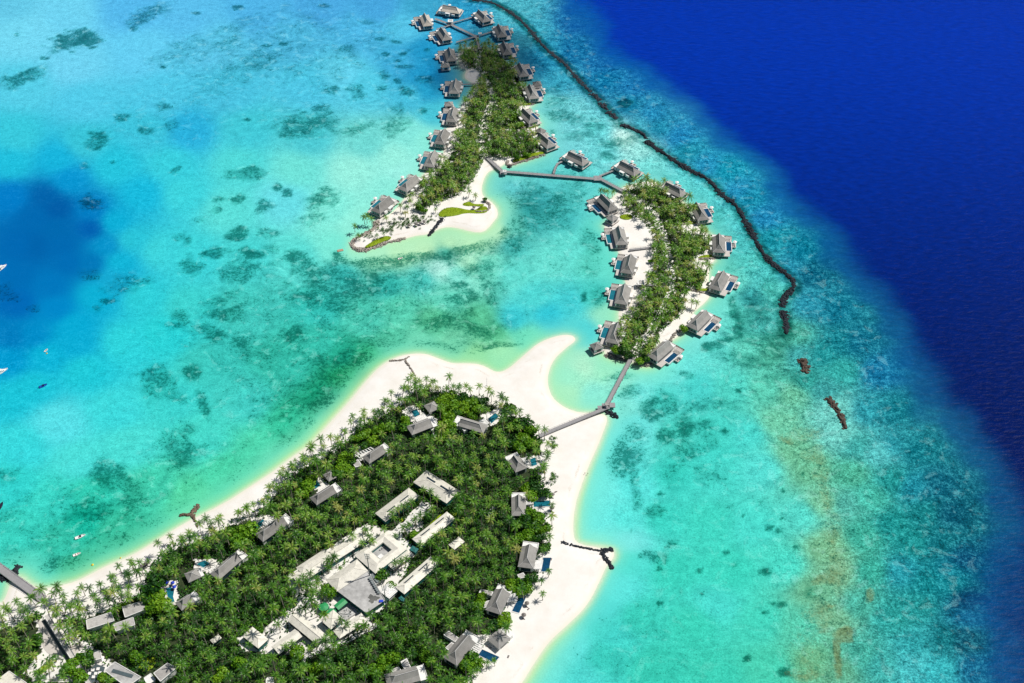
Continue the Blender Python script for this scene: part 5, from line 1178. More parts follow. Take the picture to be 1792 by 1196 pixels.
def boat(px, py, L, W, az, label, hull=M_HULL, style='console', name='motor_boat', cat='boat', group=None):
    """az: heading of the bow on the water, degrees from +x"""
    r = empty(name, G(px, py, 0), R(az)); tag(r, label, cat, group)
    n = 9; ring = []
    for t in np.linspace(0, 1, n):
        x = -L / 2 + L * t; w = W / 2 * (1 - max(0, (t - .45) / .55) ** 2.2) * (.88 + .12 * min(1, t * 4))
        ring.append((x, w))
    pl = [(x, -w) for x, w in ring] + [(x, w) for x, w in ring[::-1]][1:]
    fb = .16 * W + .25
    b = MB(); m = len(pl)
    v = [(x * .97, y * .72, -.3) for x, y in pl] + [(x, y, fb + max(0, x / L) * .5) for x, y in pl] + [(x * .93 - .05, y * .84, fb + max(0, x / L) * .5) for x, y in pl] + [(x * .92 - .05, y * .82, fb - .28) for x, y in pl]
    f = [tuple(range(m - 1, -1, -1))]
    for k_ in (0, 1, 2): f += [(k_ * m + i, k_ * m + (i + 1) % m, (k_ + 1) * m + (i + 1) % m, (k_ + 1) * m + i) for i in range(m)]
    f += [tuple(range(3 * m, 4 * m))]
    b.add(v, f, hull); b.build('hull', r)
    if style == 'console':
        b = MB(); b.box(-L * .1, L * .08, -W * .2, W * .2, fb - .28, fb + .75, M_DARKHULL); b.build('console', r)
        b = MB(); b.box(-L * .5 - .35, -L * .5 + .1, -.25, .25, .1, fb + .6, M_DARKHULL); b.build('outboard_motor', r)
    if style == 'cruiser':
        b = MB(); b.prism([(-L * .2, -W * .33), (L * .18, -W * .26), (L * .26, 0), (L * .18, W * .26), (-L * .2, W * .33)], fb - .28, fb + .9, M_HULL); c = b.build('cabin', r)
        b = MB(); b.prism([(-L * .05, -W * .29), (L * .185, -W * .265), (L * .185, W * .265), (-L * .05, W * .29)], fb + .2, fb + .7, M_GLASS); b.build('window', c)
        b = MB(); b.box(-L * .25, L * .08, -W * .34, W * .34, fb + 1.7, fb + 1.82, M_HULL)
        for xx in (-L * .22, L * .05):
            for yy in (-W * .3, W * .3): b.bar((xx, yy, fb), (xx, yy, fb + 1.7), .1, .1, M_STEEL)
        b.build('canopy', r)
        b = MB(); b.box(-L * .56, -L * .49, -W * .3, W * .3, .15, .35, M_BROWNDECK); b.build('swim_platform', r)
    if style == 'open':
        b = MB()
        for xx in (-L * .2, L * .1): b.box(xx, xx + .4, -W * .38, W * .38, fb - .25, fb - .02, M_BROWNDECK)
        b.build('thwart', r)
    return r
boat(4, 470, 9.5, 3.0, 62, 'white cruiser at the left edge on the deep blue lagoon', style='cruiser', group='moored boats')
boat(3, 652, 10.0, 3.0, 48, 'white cruiser at the left edge near the light blue shallows', style='cruiser', group='moored boats')
boat(1, 887, 7.0, 2.6, 80, 'dark navy boat cut by the left edge', hull=M_DARKHULL, group='moored boats')
boat(76, 676, 5.8, 2.2, 35, 'small blue boat on the pale lagoon', hull=M_BLUEHULL, style='console', group='moored boats')
boat(81, 614, 3.4, 1.5, 65, 'tiny white dinghy beside a yellow float', style='open', group='moored boats')
boat(141, 940, 6.6, 2.3, 28, 'white dinghy with a dark console off the west beach, upper of the two', group='moored boats')
boat(135, 971, 4.8, 1.9, 28, 'plain white tender off the west beach, lower of the two', style='open', group='moored boats')
boat(701, 453, 4.2, 1.5, 25, 'small white skiff on the green channel below the far islet', style='open', group='moored boats')
r = empty('swim_raft', G(595.5, 439, 0), R(20)); tag(r, 'floating swim raft with brown boards off the western tip', 'raft')
b = MB(); b.box(-2.4, 2.4, -1.3, 1.3, .25, .42, M_BROWNDECK); b.build('board_deck', r)
b = MB()
for y in (-.9, .9): b.bar((-2.3, y, .05), (2.3, y, .05), .5, .4, M_HULL)
b.build('pontoon', r)
for px, py, lab, s_ in ((162, 989, 'yellow float off the west beach', .8), (82, 619, 'yellow float next to the tiny white dinghy', .6), (211, 977, 'small orange-pink float near the west beach waterline', .5)):
    g = G(px, py, 0); r = empty('buoy', g); tag(r, lab, 'float')
    b = MB(); b.cyl((0, 0), s_ * .8, s_, -.2, .25, M_YELLOW, 12); b.cyl((0, 0), s_, s_ * .25, .25, .7, M_YELLOW, 12); b.build('float_body', r)
    b = MB(); b.cyl((0, 0), .05, .05, .7, 1.3, M_STEEL, 6); b.build('stem', r)

# flagpole on the white point, two people at the waterline
r = empty('flagpole', G(852, 675, GZ)); tag(r, 'thin white flagpole standing alone on the sand of the north point', 'flagpole')
b = MB(); b.cyl((0, 0), .16, .09, -.2, 8.0, M_HULL, 8); b.build('pole', r)
b = MB(); b.box(-.5, .5, -.5, .5, -.1, .3, M_TERR); b.build('base', r)
M_SKIN = mat('tanned_skin', (.42, .26, .17), .6, .05)
M_CLOTH = mat('dark_swim_shorts', (.03, .05, .12), .8, .1)
def person(px, py, rz, label, stride):
    J = [(0, 0, .95), (0, 0, 1.2), (0, .0, 1.42), (0, .02, 1.52), (0, .03, 1.66), (.11, 0, .9), (.12, .12 * stride, .5), (.12, -.02 + .2 * stride, .07), (.12, .1 + .2 * stride, .03), (-.11, 0, .9), (-.12, -.06 * stride, .5), (-.12, -.2 * stride, .07), (-.12, .12 - .2 * stride, .03),
         (.2, 0, 1.4), (.26, -.06 * stride, 1.14), (.28, .06, .9), (.28, .09, .80), (-.2, 0, 1.4), (-.26, .08 * stride, 1.14), (-.28, .12, .9), (-.28, .15, .80)]
    Ed = [(0, 1), (1, 2), (2, 3), (3, 4), (0, 5), (5, 6), (6, 7), (7, 8), (0, 9), (9, 10), (10, 11), (11, 12), (2, 13), (13, 14), (14, 15), (15, 16), (2, 17), (17, 18), (18, 19), (19, 20)]
    Rd = [.15, .14, .17, .06, .105, .1, .065, .045, .04, .1, .065, .045, .04, .06, .045, .035, .03, .06, .045, .035, .03]
    me = bpy.data.meshes.new('person'); me.from_pydata(J, Ed, []); me.update()
    o = bpy.data.objects.new('person', me); COL.objects.link(o); me.materials.append(M_SKIN)
    bpy.context.view_layer.objects.active = o
    sk = o.modifiers.new('skin', 'SKIN')
    if not me.skin_vertices: bpy.context.view_layer.update()
    lay = me.skin_vertices[0].data if me.skin_vertices else None
    if lay:
        for v, q in zip(lay, Rd): v.radius = (q, q * .85)
        lay[0].use_root = True
    o.modifiers.new('smooth', 'SUBSURF').render_levels = 1
    o.location = G(px, py, .35); o.rotation_euler.z = rz; tag(o, label, 'person')
    b = MB(); b.cyl((0, 0), .19, .20, .72, 1.02, M_CLOTH, 12); s_ = b.build('shorts', o)
person(1023.5, 830, .3, 'person in dark shorts at the east waterline, the left of a pair', 1.)
person(1028.5, 830.5, -.5, 'person in dark shorts at the east waterline, the right of a pair', -.6)

# ------------------------------------------------------------------ palms
def frond(az, e0, L, droop, rng, nl=6):
    ts = np.linspace(0, 1, nl + 2); pts = [np.zeros(3)]; el = e0
    for i in range(nl + 1):
        el_ = el - droop * (i / nl) ** 1.3
        d = np.array([math.cos(az) * math.cos(el_), math.sin(az) * math.cos(el_), math.sin(el_)])
        pts.append(pts[-1] + d * L / (nl + 1))
    pts = np.array(pts); side = np.array([-math.sin(az), math.cos(az), 0.])
    V, F = [], []
    for i in range(nl):
        p, q = pts[i + 1], pts[i + 2]; fw = (q - p); fw /= np.linalg.norm(fw)
        t = (i + 1) / (nl + 1); ll = L * .205 * math.sin(math.pi * (.25 + .62 * t)) * rng.uniform(.85, 1.15)
        w = np.linalg.norm(q - p) * .5
        for s in (-1, 1):
            tip = p + side * s * ll * .86 + fw * ll * .55 + np.array([0, 0, -ll * rng.uniform(.25, .55)])
            o = len(V); V += [p - fw * w, p + fw * w, tip]; F.append((o, o + 1, o + 2) if s > 0 else (o + 1, o, o + 2))
    o = len(V); V += [pts[nl + 1] - side * .16, pts[nl + 1] + side * .16, pts[-1] + (pts[-1] - pts[-2]) * .5]; F.append((o, o + 1, o + 2))
    return V, F
def palm_template(seed, h, L, lean, nf=17):
    rng = np.random.default_rng(seed)
    a = rng.uniform(0, 6.28); top = np.array([math.cos(a) * lean, math.sin(a) * lean, h])
    V, F, T = [], [], []
    for i in range(nf):
        t = i / (nf - 1); e0 = R(72) - t * R(88) + rng.normal(0, .12)
        v, f = frond(i * 2.39996 + rng.normal(0, .12), e0, L * rng.uniform(.85, 1.1) * (.8 + .2 * min(1, t * 2)), R(52) + t * R(22), rng)
        o = len(V); V += [top + q for q in v]; F += [tuple(k + o for k in q) for q in f]
        c = .47 + .14 * t + rng.normal(0, .10) + (.36 if (t > .85 and rng.random() < .35) else 0)  # shaded crown centre and lit frond ends put into the tint
        T += [c + .03 * (k % 3 == 2) for k in range(len(v))]
    # trunk
    tv, tf = [], []; n = 6; ss = 5
    for k in range(ss + 1):
        t = k / ss; c = np.array([top[0] * t ** 1.6, top[1] * t ** 1.6, h * t - .3 * (1 - t)]); r = .24 - .10 * t + (.10 if k == 0 else 0)
        tv += [c + np.array([r * math.cos(6.2832 * j / n), r * math.sin(6.2832 * j / n), 0]) for j in range(n)]
    for k in range(ss):
        for j in range(n): tf.append((k * n + j, k * n + (j + 1) % n, (k + 1) * n + (j + 1) % n, (k + 1) * n + j))
    return dict(V=np.array(V), F=np.array(F), T=np.array(T), tv=np.array(tv), tf=np.array(tf), h=h, L=L, top=top)
TALL = [palm_template(10 + i, h, L, ln) for i, (h, L, ln) in enumerate(((11.5, 3.9, .5), (10, 4.1, 1.2), (12.5, 3.8, .8), (9, 3.7, .3), (8, 3.5, 1.0), (11, 4.0, 2.2), (6.5, 3.3, .4)))]
SHORT = [palm_template(40 + i, h, L, ln, 16) for i, (h, L, ln) in enumerate(((7, 3.8, .4), (8, 4.0, .9), (5.6, 3.5, .5), (9, 4.1, 1.2), (4.6, 3.2, .2)))]
KA = np.array(KEEP, float)
def blocked(u, v, extra=0.):
    d = np.hypot(KA[:, 0] - u, KA[:, 1] - v)
    return bool((d < KA[:, 2] + extra).any())
def scatter(poly, spacing, dens=1., seed=1):
    rng = np.random.default_rng(seed)
    P_ = smooth(np.asarray(poly), 1); lo, hi = P_.min(0), P_.max(0)
    cell = spacing / math.sqrt(2); gd = {}; out = []
    cand = rng.uniform(lo, hi, (int((hi[0] - lo[0]) * (hi[1] - lo[1]) / spacing ** 2 * 9), 2))
    cand = cand[in_poly(cand[:, 0], cand[:, 1], P_)]
    for x, y in cand:
        i, j = int(x // cell), int(y // cell)
        ok = True
        for a in range(i - 2, i + 3):
            for b in range(j - 2, j + 3):
                q = gd.get((a, b))
                if q is not None and (q[0] - x) ** 2 + (q[1] - y) ** 2 < spacing ** 2: ok = False; break
            if not ok: break
        if ok: gd[(i, j)] = (x, y); out.append((x, y))
    out = np.array(out)
    return out[rng.random(len(out)) < dens]
# clumps of broad-leaved trees keep palms thinner around them: bearing x, y, radius m, brightness (0 dark, 1 bright), label place
BROAD = [(436,934,6.5,1,'rising above the long narrow teal pool'),(420,946,5.5,1,'at the left of the bright clump by the west beach'),(428,928,4.5,1,'at the top of the bright clump by the west beach'),(412,938,4,1,'nearest the sand of the west beach'),(405,925,3.5,0,'at the sand edge beside the west beach palms'),
 (267,1030,7,0,'largest dark crown beside the blue parasols'),(258,1046,5,0,'below the largest dark crown'),(274,1050,5.5,1,'just left of the lagoon pool'),(284,1064,5.5,1,'below the lagoon pool'),(266,1062,4.5,1,'between the timber roof and the lagoon pool'),
 (603,800,4.5,1,'above the walled pool pavilion'),(596,815,4.5,1,'left of the pale upper left villa'),(608,822,4,1,'below the pale upper left pergola'),(590,830,4,0,'right of the walled pool pavilion'),(612,808,3.5,0,'touching the upper left pergola'),
 (545,836,3.5,1,'behind the walled pool'),(538,850,5,1,'left of the walled pool'),(528,862,4,1,'below the walled pool on the left'),(520,846,4,0,'near the sand left of the walled pool'),
 (775,698,4.5,1,'top left of the north bushes'),(790,694,4.5,1,'top of the north bushes'),(806,697,4.5,0,'top right of the north bushes'),(823,705,4.5,1,'right of the north bushes'),(779,712,4.5,1,'beside the northern pavilion'),(794,709,5,1,'in the middle of the north bushes'),(811,714,4.5,1,'above the lengthwise villa'),(783,728,4.5,1,'between pavilion and lengthwise villa'),(796,724,4.5,0,'left of the lengthwise villa gable'),(779,744,4.5,1,'right of the north beach villa'),(790,740,4,1,'below the lengthwise villa gable'),(768,756,3.8,0,'below the white side block of the north villa'),(776,760,4.2,1,'lowest of the north bushes'),(834,716,4,1,'above the slanting teal pool'),(826,726,3.2,1,'beside the lengthwise pergola'),(845,702,3.8,0,'on the north edge by the sand'),
 (710,735,3.5,1,'left of the square teal pool'),(706,746,4,0,'below left of the square teal pool'),(676,748,4.5,1,'on the north west slope'),(660,752,4,1,'on the north west slope, nearer the sand'),(630,764,4,1,'near the sand above the pale villa'),(652,772,4.5,1,'above the upper left beach villa'),(641,778,3.5,0,'close above the small teal pool'),(640,757,3.6,1,'at the sand of the north west slope'),
 (892,712,4,0,'on the north east shoulder'),(905,745,5,0,'right of the slanting teal pool'),(920,742,5,0,'at the north east sand edge'),(930,752,4,1,'beside the jetty end in the palms'),(916,764,4,1,'below the north east dark trees'),(926,776,4,1,'above the uppermost east villa'),(908,782,4,1,'behind the uppermost east villa'),(895,775,3.6,0,'left of the bright trees above the east villa'),(940,770,3.5,0,'at the sand by the jetty end'),
 (940,852,5,0,'rounded dark crown north of the long pool'),(950,862,4,0,'at the sand north of the long pool'),(930,866,4.2,1,'bright one touching the long pool'),(922,852,4,1,'above the long pool villa'),(938,840,4,0,'below the uppermost sunshade'),
 (930,898,4,1,'below the long pool'),(943,908,4,1,'below the long pool, nearer the sand'),(920,912,4.5,0,'below the long pool villa'),(936,922,4.5,0,'mid way between long pool and upright pool'),(950,925,4.2,1,'at the sand between long pool and upright pool'),(925,934,4.2,1,'above the villa by the Y-shaped groyne'),(943,940,4,0,'above the upright teal pool'),(955,955,3.2,0,'at the sand by the Y-shaped groyne'),(905,918,4,0,'inland of the long pool bushes'),(912,940,3.6,1,'left above the villa by the Y-shaped groyne'),
 (914,1024,4.5,0,'above the leaning pool'),(925,1030,3.6,1,'at the sand above the leaning pool'),(906,1034,3.6,1,'right of the leaning pool villa gable'),(895,1022,4.2,1,'behind the leaning pool villa'),(930,1012,3.6,0,'below the upright pool'),
 (826,1150,4.5,0,'between the big villa and the blue pool'),(836,1158,3.6,1,'left of the big blue pool'),(820,1163,4,1,'below the big villa'),(886,1082,4,1,'below the leaning pool'),(878,1090,4,1,'above the bottom pavilion'),(866,1094,3.5,0,'above the bottom pavilion on the left'),(838,1060,3.6,1,'left of the leaning pool villa'),(842,1046,3.6,1,'between the white blocks of the leaning pool villa'),
 (669,1006,4.5,0,'dark one between courtyard block and lowest long building'),(575,1034,4.5,1,'left of the stained concrete roof'),(683,1022,3,1,'in front of the lowest long building'),(665,1075,3.5,0,'below the pale mast'),(724,935,3.2,1,'on the court lawn'),(746,904,3,0,'right above the court lawn'),
 (690,1150,4,1,'above the bottom edge villa'),(668,1160,4,1,'left of the striped side roof'),(735,1140,4,0,'in the lower grove left of the big villa'),(748,1152,4,1,'in the lower grove below the dark tree'),(520,1140,4.5,1,'below the gabled shed'),(555,1168,4.5,1,'in the lower grove, bright'),(600,1150,4,0,'in the lower grove under the strip-roofed shed'),(655,1172,4,1,'left of the bottom edge villa'),(420,1160,4,1,'left of the bottom white roof'),(386,1182,4.5,1,'bottom edge, left of the white roof'),(455,1098,3,0,'touching the leftmost lower shed'),
 (125,1165,4.5,1,'by the covered gangway near the bottom edge'),(140,1185,4.5,1,'at the bottom edge by the gangway'),(148,1148,4.2,0,'dark one beside the pink-grey hut'),(155,1160,3.8,0,'above the dark patio'),(236,1148,3.8,1,'above the restaurant lawn'),(178,1182,3,1,'between patio and restaurant'),(66,1118,3.6,0,'on the left of the plaza'),(215,1058,2.6,1,'overgrowing the right timber roof'),(190,1071,2.2,1,'at the end of the left timber roof')]
FARB = [(735,362,3.2,0,'on the sand below the western palms of the far islet'),(742,366,2.6,1,'beside the dark bush of the far islet sand'),(848,345,2.,0,'single round bush by the curved lawn'),(742,318,3,1,'bright one inside the western palms'),(781,322,3,1,'bright one low in the western palms'),(902,195,3,1,'beside the pale villa lawn of the far islet'),(898,206,3.2,1,'left of the villa between lawns'),(910,216,3,1,'below the villa between lawns'),(904,272,3,0,'at the revetment by the footbridge'),(922,268,3,1,'above the revetment lawn'),(1160,345,3.2,1,'beside the first ocean villa of the middle islet'),(1090,612,4,0,'behind the foot revetment of the middle islet'),(1078,611,3.6,1,'left end of the foot revetment'),(1100,620,3.2,0,'beside the jetty head'),(1118,630,3.4,1,'right of the jetty head'),(1130,624,3.4,0,'left of the foot villa'),(1222,498,3,0,'behind the fourth ocean villa'),(1140,453,2.2,1,'at the sand edge of the lagoon side'),(1143,476,2.2,1,'lower at the sand edge of the lagoon side'),(1196,572,3,1,'at the walled cove')]
BX = [(G(b[0], b[1], GZ + 4), b) for b in BROAD + FARB]
# palms that stand alone: crown bearings
LONE = [(143,1027,9),(152.5,1028.5,9.5),(172,1023,7),(181,1034,6),(163,1043,9),(187,1051,9),(199,1009,10),(200,1018,9),(204,1029,8),(220,1008,10),(224,1003,9),(235,1000,9),(231,991,8),(228,979,8),(208,989,8),(227,1046,9),(210,1046,8),(243,1030,8),(246,1044,9),(265,996,8),(258,1006,7),(283,968,9),(288,975,9),(296,962,8),(278,985,9),(302,975,8),(310,985,8),(340,935,8),(372,915,8),(366,925,8),(28,1052,7),(10,1070,9),(45,1068,9),(56,1046,10),(98,1028,10),(104,1036,10),(110,1044,9),(92,1040,9),(120,1058,8),(136,1062,9),
 (727,664,9),(734,667,9),(753,669,8),(763,678,6),(727,678,8),(737,680,8),(680,703,9),(698,699,7),(629,733,8),(636,728,9),(644,738,8),(664,718,8),(781,681,8),(793,676,9),(802,680,9),(815,675,9),(824,682,8),(838,676,9),(886,700,7),(896,716,8),(903,722,9),(957,792,7),(955,802,8),(966,884,6),(962,938,7),(960,1000,6),(950,1040,6),(852,1160,5.5),(866,1157,5),(948,1016,5),(970,780,5.5),(968,834,5),
 (688,897,9),(697,891,9),(705,886,9),(713,881,9),(720,876,9),(690,905,8),(741,857,9),(752,864,10),(764,871,9),(716,917,8),(726,911,8),(736,905,8),(708,925,8),(746,899,8),(762,938,9),(772,932,9),(783,926,8),(755,946,9),(768,948,8),(570,983,10),(578,978,10),(587,977,10),(573,990,8),(530,1010,9),(539,1004,10),(536,1019,9),(547,1023,10),(552,1012,9),(692,984,9),(701,981,9),(708,978,8),(634,950,9),(645,938,9),(652,946,9),(640,929,9),(560,1040,9),(553,1032,8),(603,1094,8),(596,1088,8),(625,1098,9),(497,1130,8),(506,1128,8)]
LONEF = [(620,395,6.5),(637,379,7.5),(641,377,8),(650,384,6),(676,381,4.5),(627,412,4),(671,408,4),(660,412,3.5),(709,372,5),(700,360,6),(713,362,5.5),(719,351,6),(722,340,6),(716,343,5),(690,384,3.5),(728,358,5),(762,366,4),(770,350,5),(820,335,6),(832,342,5),(1051,333,5),(1057,334,5),(1064,335,6),(1072,336,5),(1211,528,6),(1219,530,6),(1170,488,5),(1226,504,6),(1207,478,7),(1212,476,7),(1240,418,6),(1236,400,6),(1228,398,6),(1190,348,5),(1183,352,5),(806,78,6),(815,74,6),(826,75,6),(855,70,6),(862,78,6),(848,76,5)]
SPOTS = []                                        # (x, y, template, heading, scale, lone)
rng = np.random.default_rng(5)
def spot(x, y, tpl, lone=False, s=None):
    SPOTS.append((x, y, tpl, rng.uniform(0, 6.283), s or float(np.clip(rng.normal(.98, .16), .66, 1.32)), lone))
for arr, tp in ((LONE, TALL), (LONEF, SHORT)):
    for u, v, h in arr:
        t = min(tp, key=lambda q: abs(q['h'] - h)); g = G(u, v, GZ + h)
        sc = h / t['h']; spot(g.x, g.y, t, True, float(np.clip(sc, .8, 1.2)))
lone_xy = np.array([(s[0], s[1]) for s in SPOTS])
for (vg, vpx), spc, tp, dens, hh, sd_ in zip(VEGS, (5.0, 3.85, 3.7), (TALL, SHORT, SHORT), (.97, .95, .95), (9.5, 6.5, 6.5), (3, 4, 5)):
    for x, y in scatter(vg, spc, dens, sd_):
        t = tp[int(rng.integers(len(tp)))]
        u, v = P(x, y, GZ + t['h'] - .5); u0, v0 = P(x, y, GZ)
        if blocked(u, v, 2.5 if tp is TALL else 0) or blocked(u0, v0, -2.5): continue
        if tp is TALL and min((x - b[0].x) ** 2 + (y - b[0].y) ** 2 - (b[1][2] * 1.08) ** 2 for b in BX) < 0: continue
        if np.min((lone_xy[:, 0] - x) ** 2 + (lone_xy[:, 1] - y) ** 2) < 3.0 ** 2: continue
        # sandy clearings and paths through the groves
        if tp is SHORT:
            cl = math.sin(x * .11 + 1.3) + math.sin(y * .09 + x * .05) + .6 * math.sin(x * .31 - y * .22)
            if cl > 1.7: continue
            if min(dist_line(np.array([x]), np.array([y]), GA(PATHS[k_], GZ))[0] for k_ in (1, 2)) < 2.2: continue
        if 300 < v0 and in_poly(np.array([u0]), np.array([v0]), [(690,915),(741,875),(760,885),(735,930),(712,935)])[0]: continue
        spot(x, y, t)
ORD = ['first', 'second', 'third', 'fourth', 'fifth', 'sixth', 'seventh', 'eighth', 'ninth', 'tenth', 'eleventh', 'twelfth', 'thirteenth', 'fourteenth', 'fifteenth', 'sixteenth', 'seventeenth', 'eighteenth', 'nineteenth', 'twentieth']
MARKS = [(667, 967, 'the courtyard block'), (763, 853, 'the topmost cream building'), (595, 1058, 'the green shed'), (632, 1040, 'the stained concrete roof'), (575, 975, 'the very long narrow building'), (728, 1005, 'the lowest right long building'), (760, 926, 'the right long building'), (695, 885, 'the left long building'), (540, 1098, 'the crosswise hall'), (494, 1123, 'the gabled shed'), (447, 1117, 'the leftmost lower shed'), (378, 1118, 'the tiny buried roof'), (612, 1095, 'the strip-roofed shed'), (680, 1036, 'the ribbed white block'), (805, 1136, 'the largest beach villa'), (852, 1148, 'the big blue pool'), (873, 1117, 'the bottom pavilion'), (872, 1053, 'the leaning pool villa'), (923, 976, 'the villa by the Y-shaped groyne'), (908, 886, 'the long pool villa'), (906, 812, 'the uppermost east villa'), (710, 1182, 'the bottom edge villa'), (298, 1042, 'the lagoon pool'), (323, 1054, 'the small grey roof'), (175, 1086, 'the left timber roof'), (238, 1066, 'the right timber roof'), (218, 1093, 'the shorter timber roof'), (214, 1180, 'the restaurant'), (288, 1176, 'the white box building'), (92, 1122, 'the plaza'), (76, 1049, 'the arrival jetty foot'), (20, 1190, 'the gridded corner roof'), (168, 1148, 'the pink-grey hut'), (396, 992, 'the left villa with white pergola'), (337, 1006, 'the pavilion by the leftmost pool'), (476, 926, 'the villa by the west beach gap'), (566, 866, 'the walled pool villa'), (655, 796, 'the upper left villa'), (735, 746, 'the north beach villa'), (828, 744, 'the lengthwise villa'), (426, 938, 'the bright clump'), (472, 1192, 'the bottom white roof'), (130, 1180, 'the lower gangway'), (797, 951, 'the white-roofed hut'), (254, 1010, 'the row of sunshades')]
MK = np.array([(a, b) for a, b, _ in MARKS], float)
def describe(pts, noun):
    """one phrase per point that counts outward from its nearest landmark, so that no two agree"""
    pts = np.asarray(pts, float); info = []
    for u, v in pts:
        d = np.hypot(MK[:, 0] - u, MK[:, 1] - v); i = int(d.argmin()); du, dv = u - MK[i, 0], v - MK[i, 1]
        s = ('to the right of' if du > 0 else 'to the left of') if abs(du) > abs(dv) else ('below' if dv > 0 else 'above')
        info.append((i, s, d[i]))
    out = [None] * len(pts); groups = {}
    for k, (i, s, d) in enumerate(info): groups.setdefault((i, s), []).append((d, k))
    for (i, s), l in groups.items():
        for r_, (d, k) in enumerate(sorted(l)):
            o_ = ORD[r_] if r_ < len(ORD) else 'number %d' % (r_ + 1)
            out[k] = f'{o_} {noun} out {s} {MARKS[i][2]}'
    return out
crowns = [P(s[0], s[1], GZ + s[2]['h'] * s[4]) for s in SPOTS]
names = describe(crowns, 'coconut palm')
camp = np.array([0, 0, CAMH])
dist = np.array([math.dist((s[0], s[1], GZ + s[2]['h']), camp) * (.93 if s[5] else 1.) for s in SPOTS])
infr = np.array([-8 < c[0] < 1800 and -8 < c[1] < 1202 for c in crowns])
order = [i for i in np.argsort(dist) if infr[i]][:298]
single = set(int(i) for i in order)
print('palms', len(SPOTS), 'single', len(single), 'farthest single', max(dist[list(single)]))
protos = {}
def palm_proto(t):
    e = empty('coconut_palm', (0, 0, 0))
    mesh_np('trunk', t['tv'], t['tf'], M_TRUNK, parent=e, smooth=True)
    mesh_np('crown', t['V'], t['F'], M_PALM, t['T'], parent=e)
    return e
gV, gF, gT, tV, tF = [], [], [], [], []
nv = 0; ntv = 0
for i, (x, y, t, a, s, lone) in enumerate(SPOTS):
    if i in single:
        if id(t) not in protos: o = protos[id(t)] = palm_proto(t)
        else: o = copy_tree(protos[id(t)])
        o.location = (x, y, GZ); o.rotation_euler = (rng.normal(0, .035), rng.normal(0, .035), a); o.scale = (s,) * 3
        tag(o, names[i], 'palm tree', 'coconut palms of the large island')
    else:
        c, q = math.cos(a), math.sin(a); M = np.array([[c, -q, 0], [q, c, 0], [0, 0, 1]]) * s
        tx = np.array([x, y, GZ])
        gV.append(t['V'] @ M.T + tx); gF.append(t['F'] + nv); nv += len(t['V']); gT.append(t['T'] + rng.normal(0, .13) + (.04 if any(t is q_ for q_ in SHORT) else 0))
        tV.append(t['tv'] @ M.T + tx); tF.append(t['tf'] + ntv); ntv += len(t['tv'])
def two_mats(name, V, F3, T, V4, F4, m3, m4):
    """one mesh: leaf triangles with tint plus trunk quads"""
    n3 = len(V)
    me = bpy.data.meshes.new(name)
    AV = np.vstack([V, V4]).astype(np.float32)
    me.vertices.add(len(AV)); me.vertices.foreach_set('co', AV.ravel())
    k3, k4 = len(F3), len(F4)
    me.loops.add(k3 * 3 + k4 * 4); me.loops.foreach_set('vertex_index', np.concatenate([F3.ravel(), (F4 + n3).ravel()]).astype(np.int32))
    me.polygons.add(k3 + k4)
    me.polygons.foreach_set('loop_start', np.concatenate([np.arange(k3) * 3, k3 * 3 + np.arange(k4) * 4]).astype(np.int32))
    me.polygons.foreach_set('loop_total', np.concatenate([np.full(k3, 3), np.full(k4, 4)]).astype(np.int32))
    me.materials.append(m3); me.materials.append(m4)
    me.polygons.foreach_set('material_index', np.concatenate([np.zeros(k3), np.ones(k4)]).astype(np.int32))
    me.update(calc_edges=True)
    a = me.attributes.new('tint', 'FLOAT', 'POINT'); a.data.foreach_set('value', np.concatenate([T, np.zeros(len(V4))]).astype(np.float32))
    o = bpy.data.objects.new(name, me); COL.objects.link(o); return o
gr_ = two_mats('palm_grove', np.vstack(gV), np.vstack(gF), np.concatenate(gT), np.vstack(tV), np.vstack(tF), M_PALM, M_TRUNK)
tag(gr_, 'the more distant coconut palms of the groves, seen as one mass', kind='stuff')

# ------------------------------------------------------------------ broad-leaved trees
def broad_template(seed, n=620):
    g = np.random.default_rng(seed); nb = 9
    c = g.normal(0, 1, (nb, 3)); c /= np.linalg.norm(c, axis=1)[:, None]; c *= g.uniform(.35, .62, (nb, 1)); c[:, 2] = np.abs(c[:, 2]) * .7; rb = g.uniform(.34, .52, nb)
    i = g.integers(0, nb, n); d = g.normal(0, 1, (n, 3)); d[:, 2] = np.abs(d[:, 2]) * 1.0 - .25; d /= np.linalg.norm(d, axis=1)[:, None]
    p = c[i] + d * (rb[i] * g.uniform(.72, 1.06, n))[:, None]; p[:, 2] = p[:, 2] * .85 + .55
    nrm = d + g.normal(0, .45, (n, 3)); nrm /= np.linalg.norm(nrm, axis=1)[:, None]
    a = np.cross(nrm, g.normal(0, 1, (n, 3))); a /= np.linalg.norm(a, axis=1)[:, None]; b = np.cross(nrm, a)
    s = g.uniform(.06, .13, n)[:, None]
    V = np.stack([p + a * s * 1.3, p + b * s * .8, p - a * s * 1.1, p - b * s * .85], 1).reshape(-1, 3)
    T = np.repeat(np.clip(.5 + g.normal(0, .12, n), 0, 1), 4)
    return V, np.arange(4 * n).reshape(-1, 4), T
BT = [broad_template(70 + i) for i in range(4)]
def broad_tree(k, bright, r):
    e = empty('broadleaf_tree', (0, 0, 0)); V, F, T = BT[k]
    b = MB(); b.cyl((0, 0), .05, .03, -.06, .55, M_BARK, 6); 
    for j in range(4):
        a = j * 1.6; b.bar((0, 0, .4), (.35 * math.cos(a), .35 * math.sin(a), .75), .03, .03, M_BARK)
    b.build('trunk', e)
    mesh_np('crown', V, F, M_BUSH, T + (.20 if bright else -.15), parent=e)
    return e
bp = {}
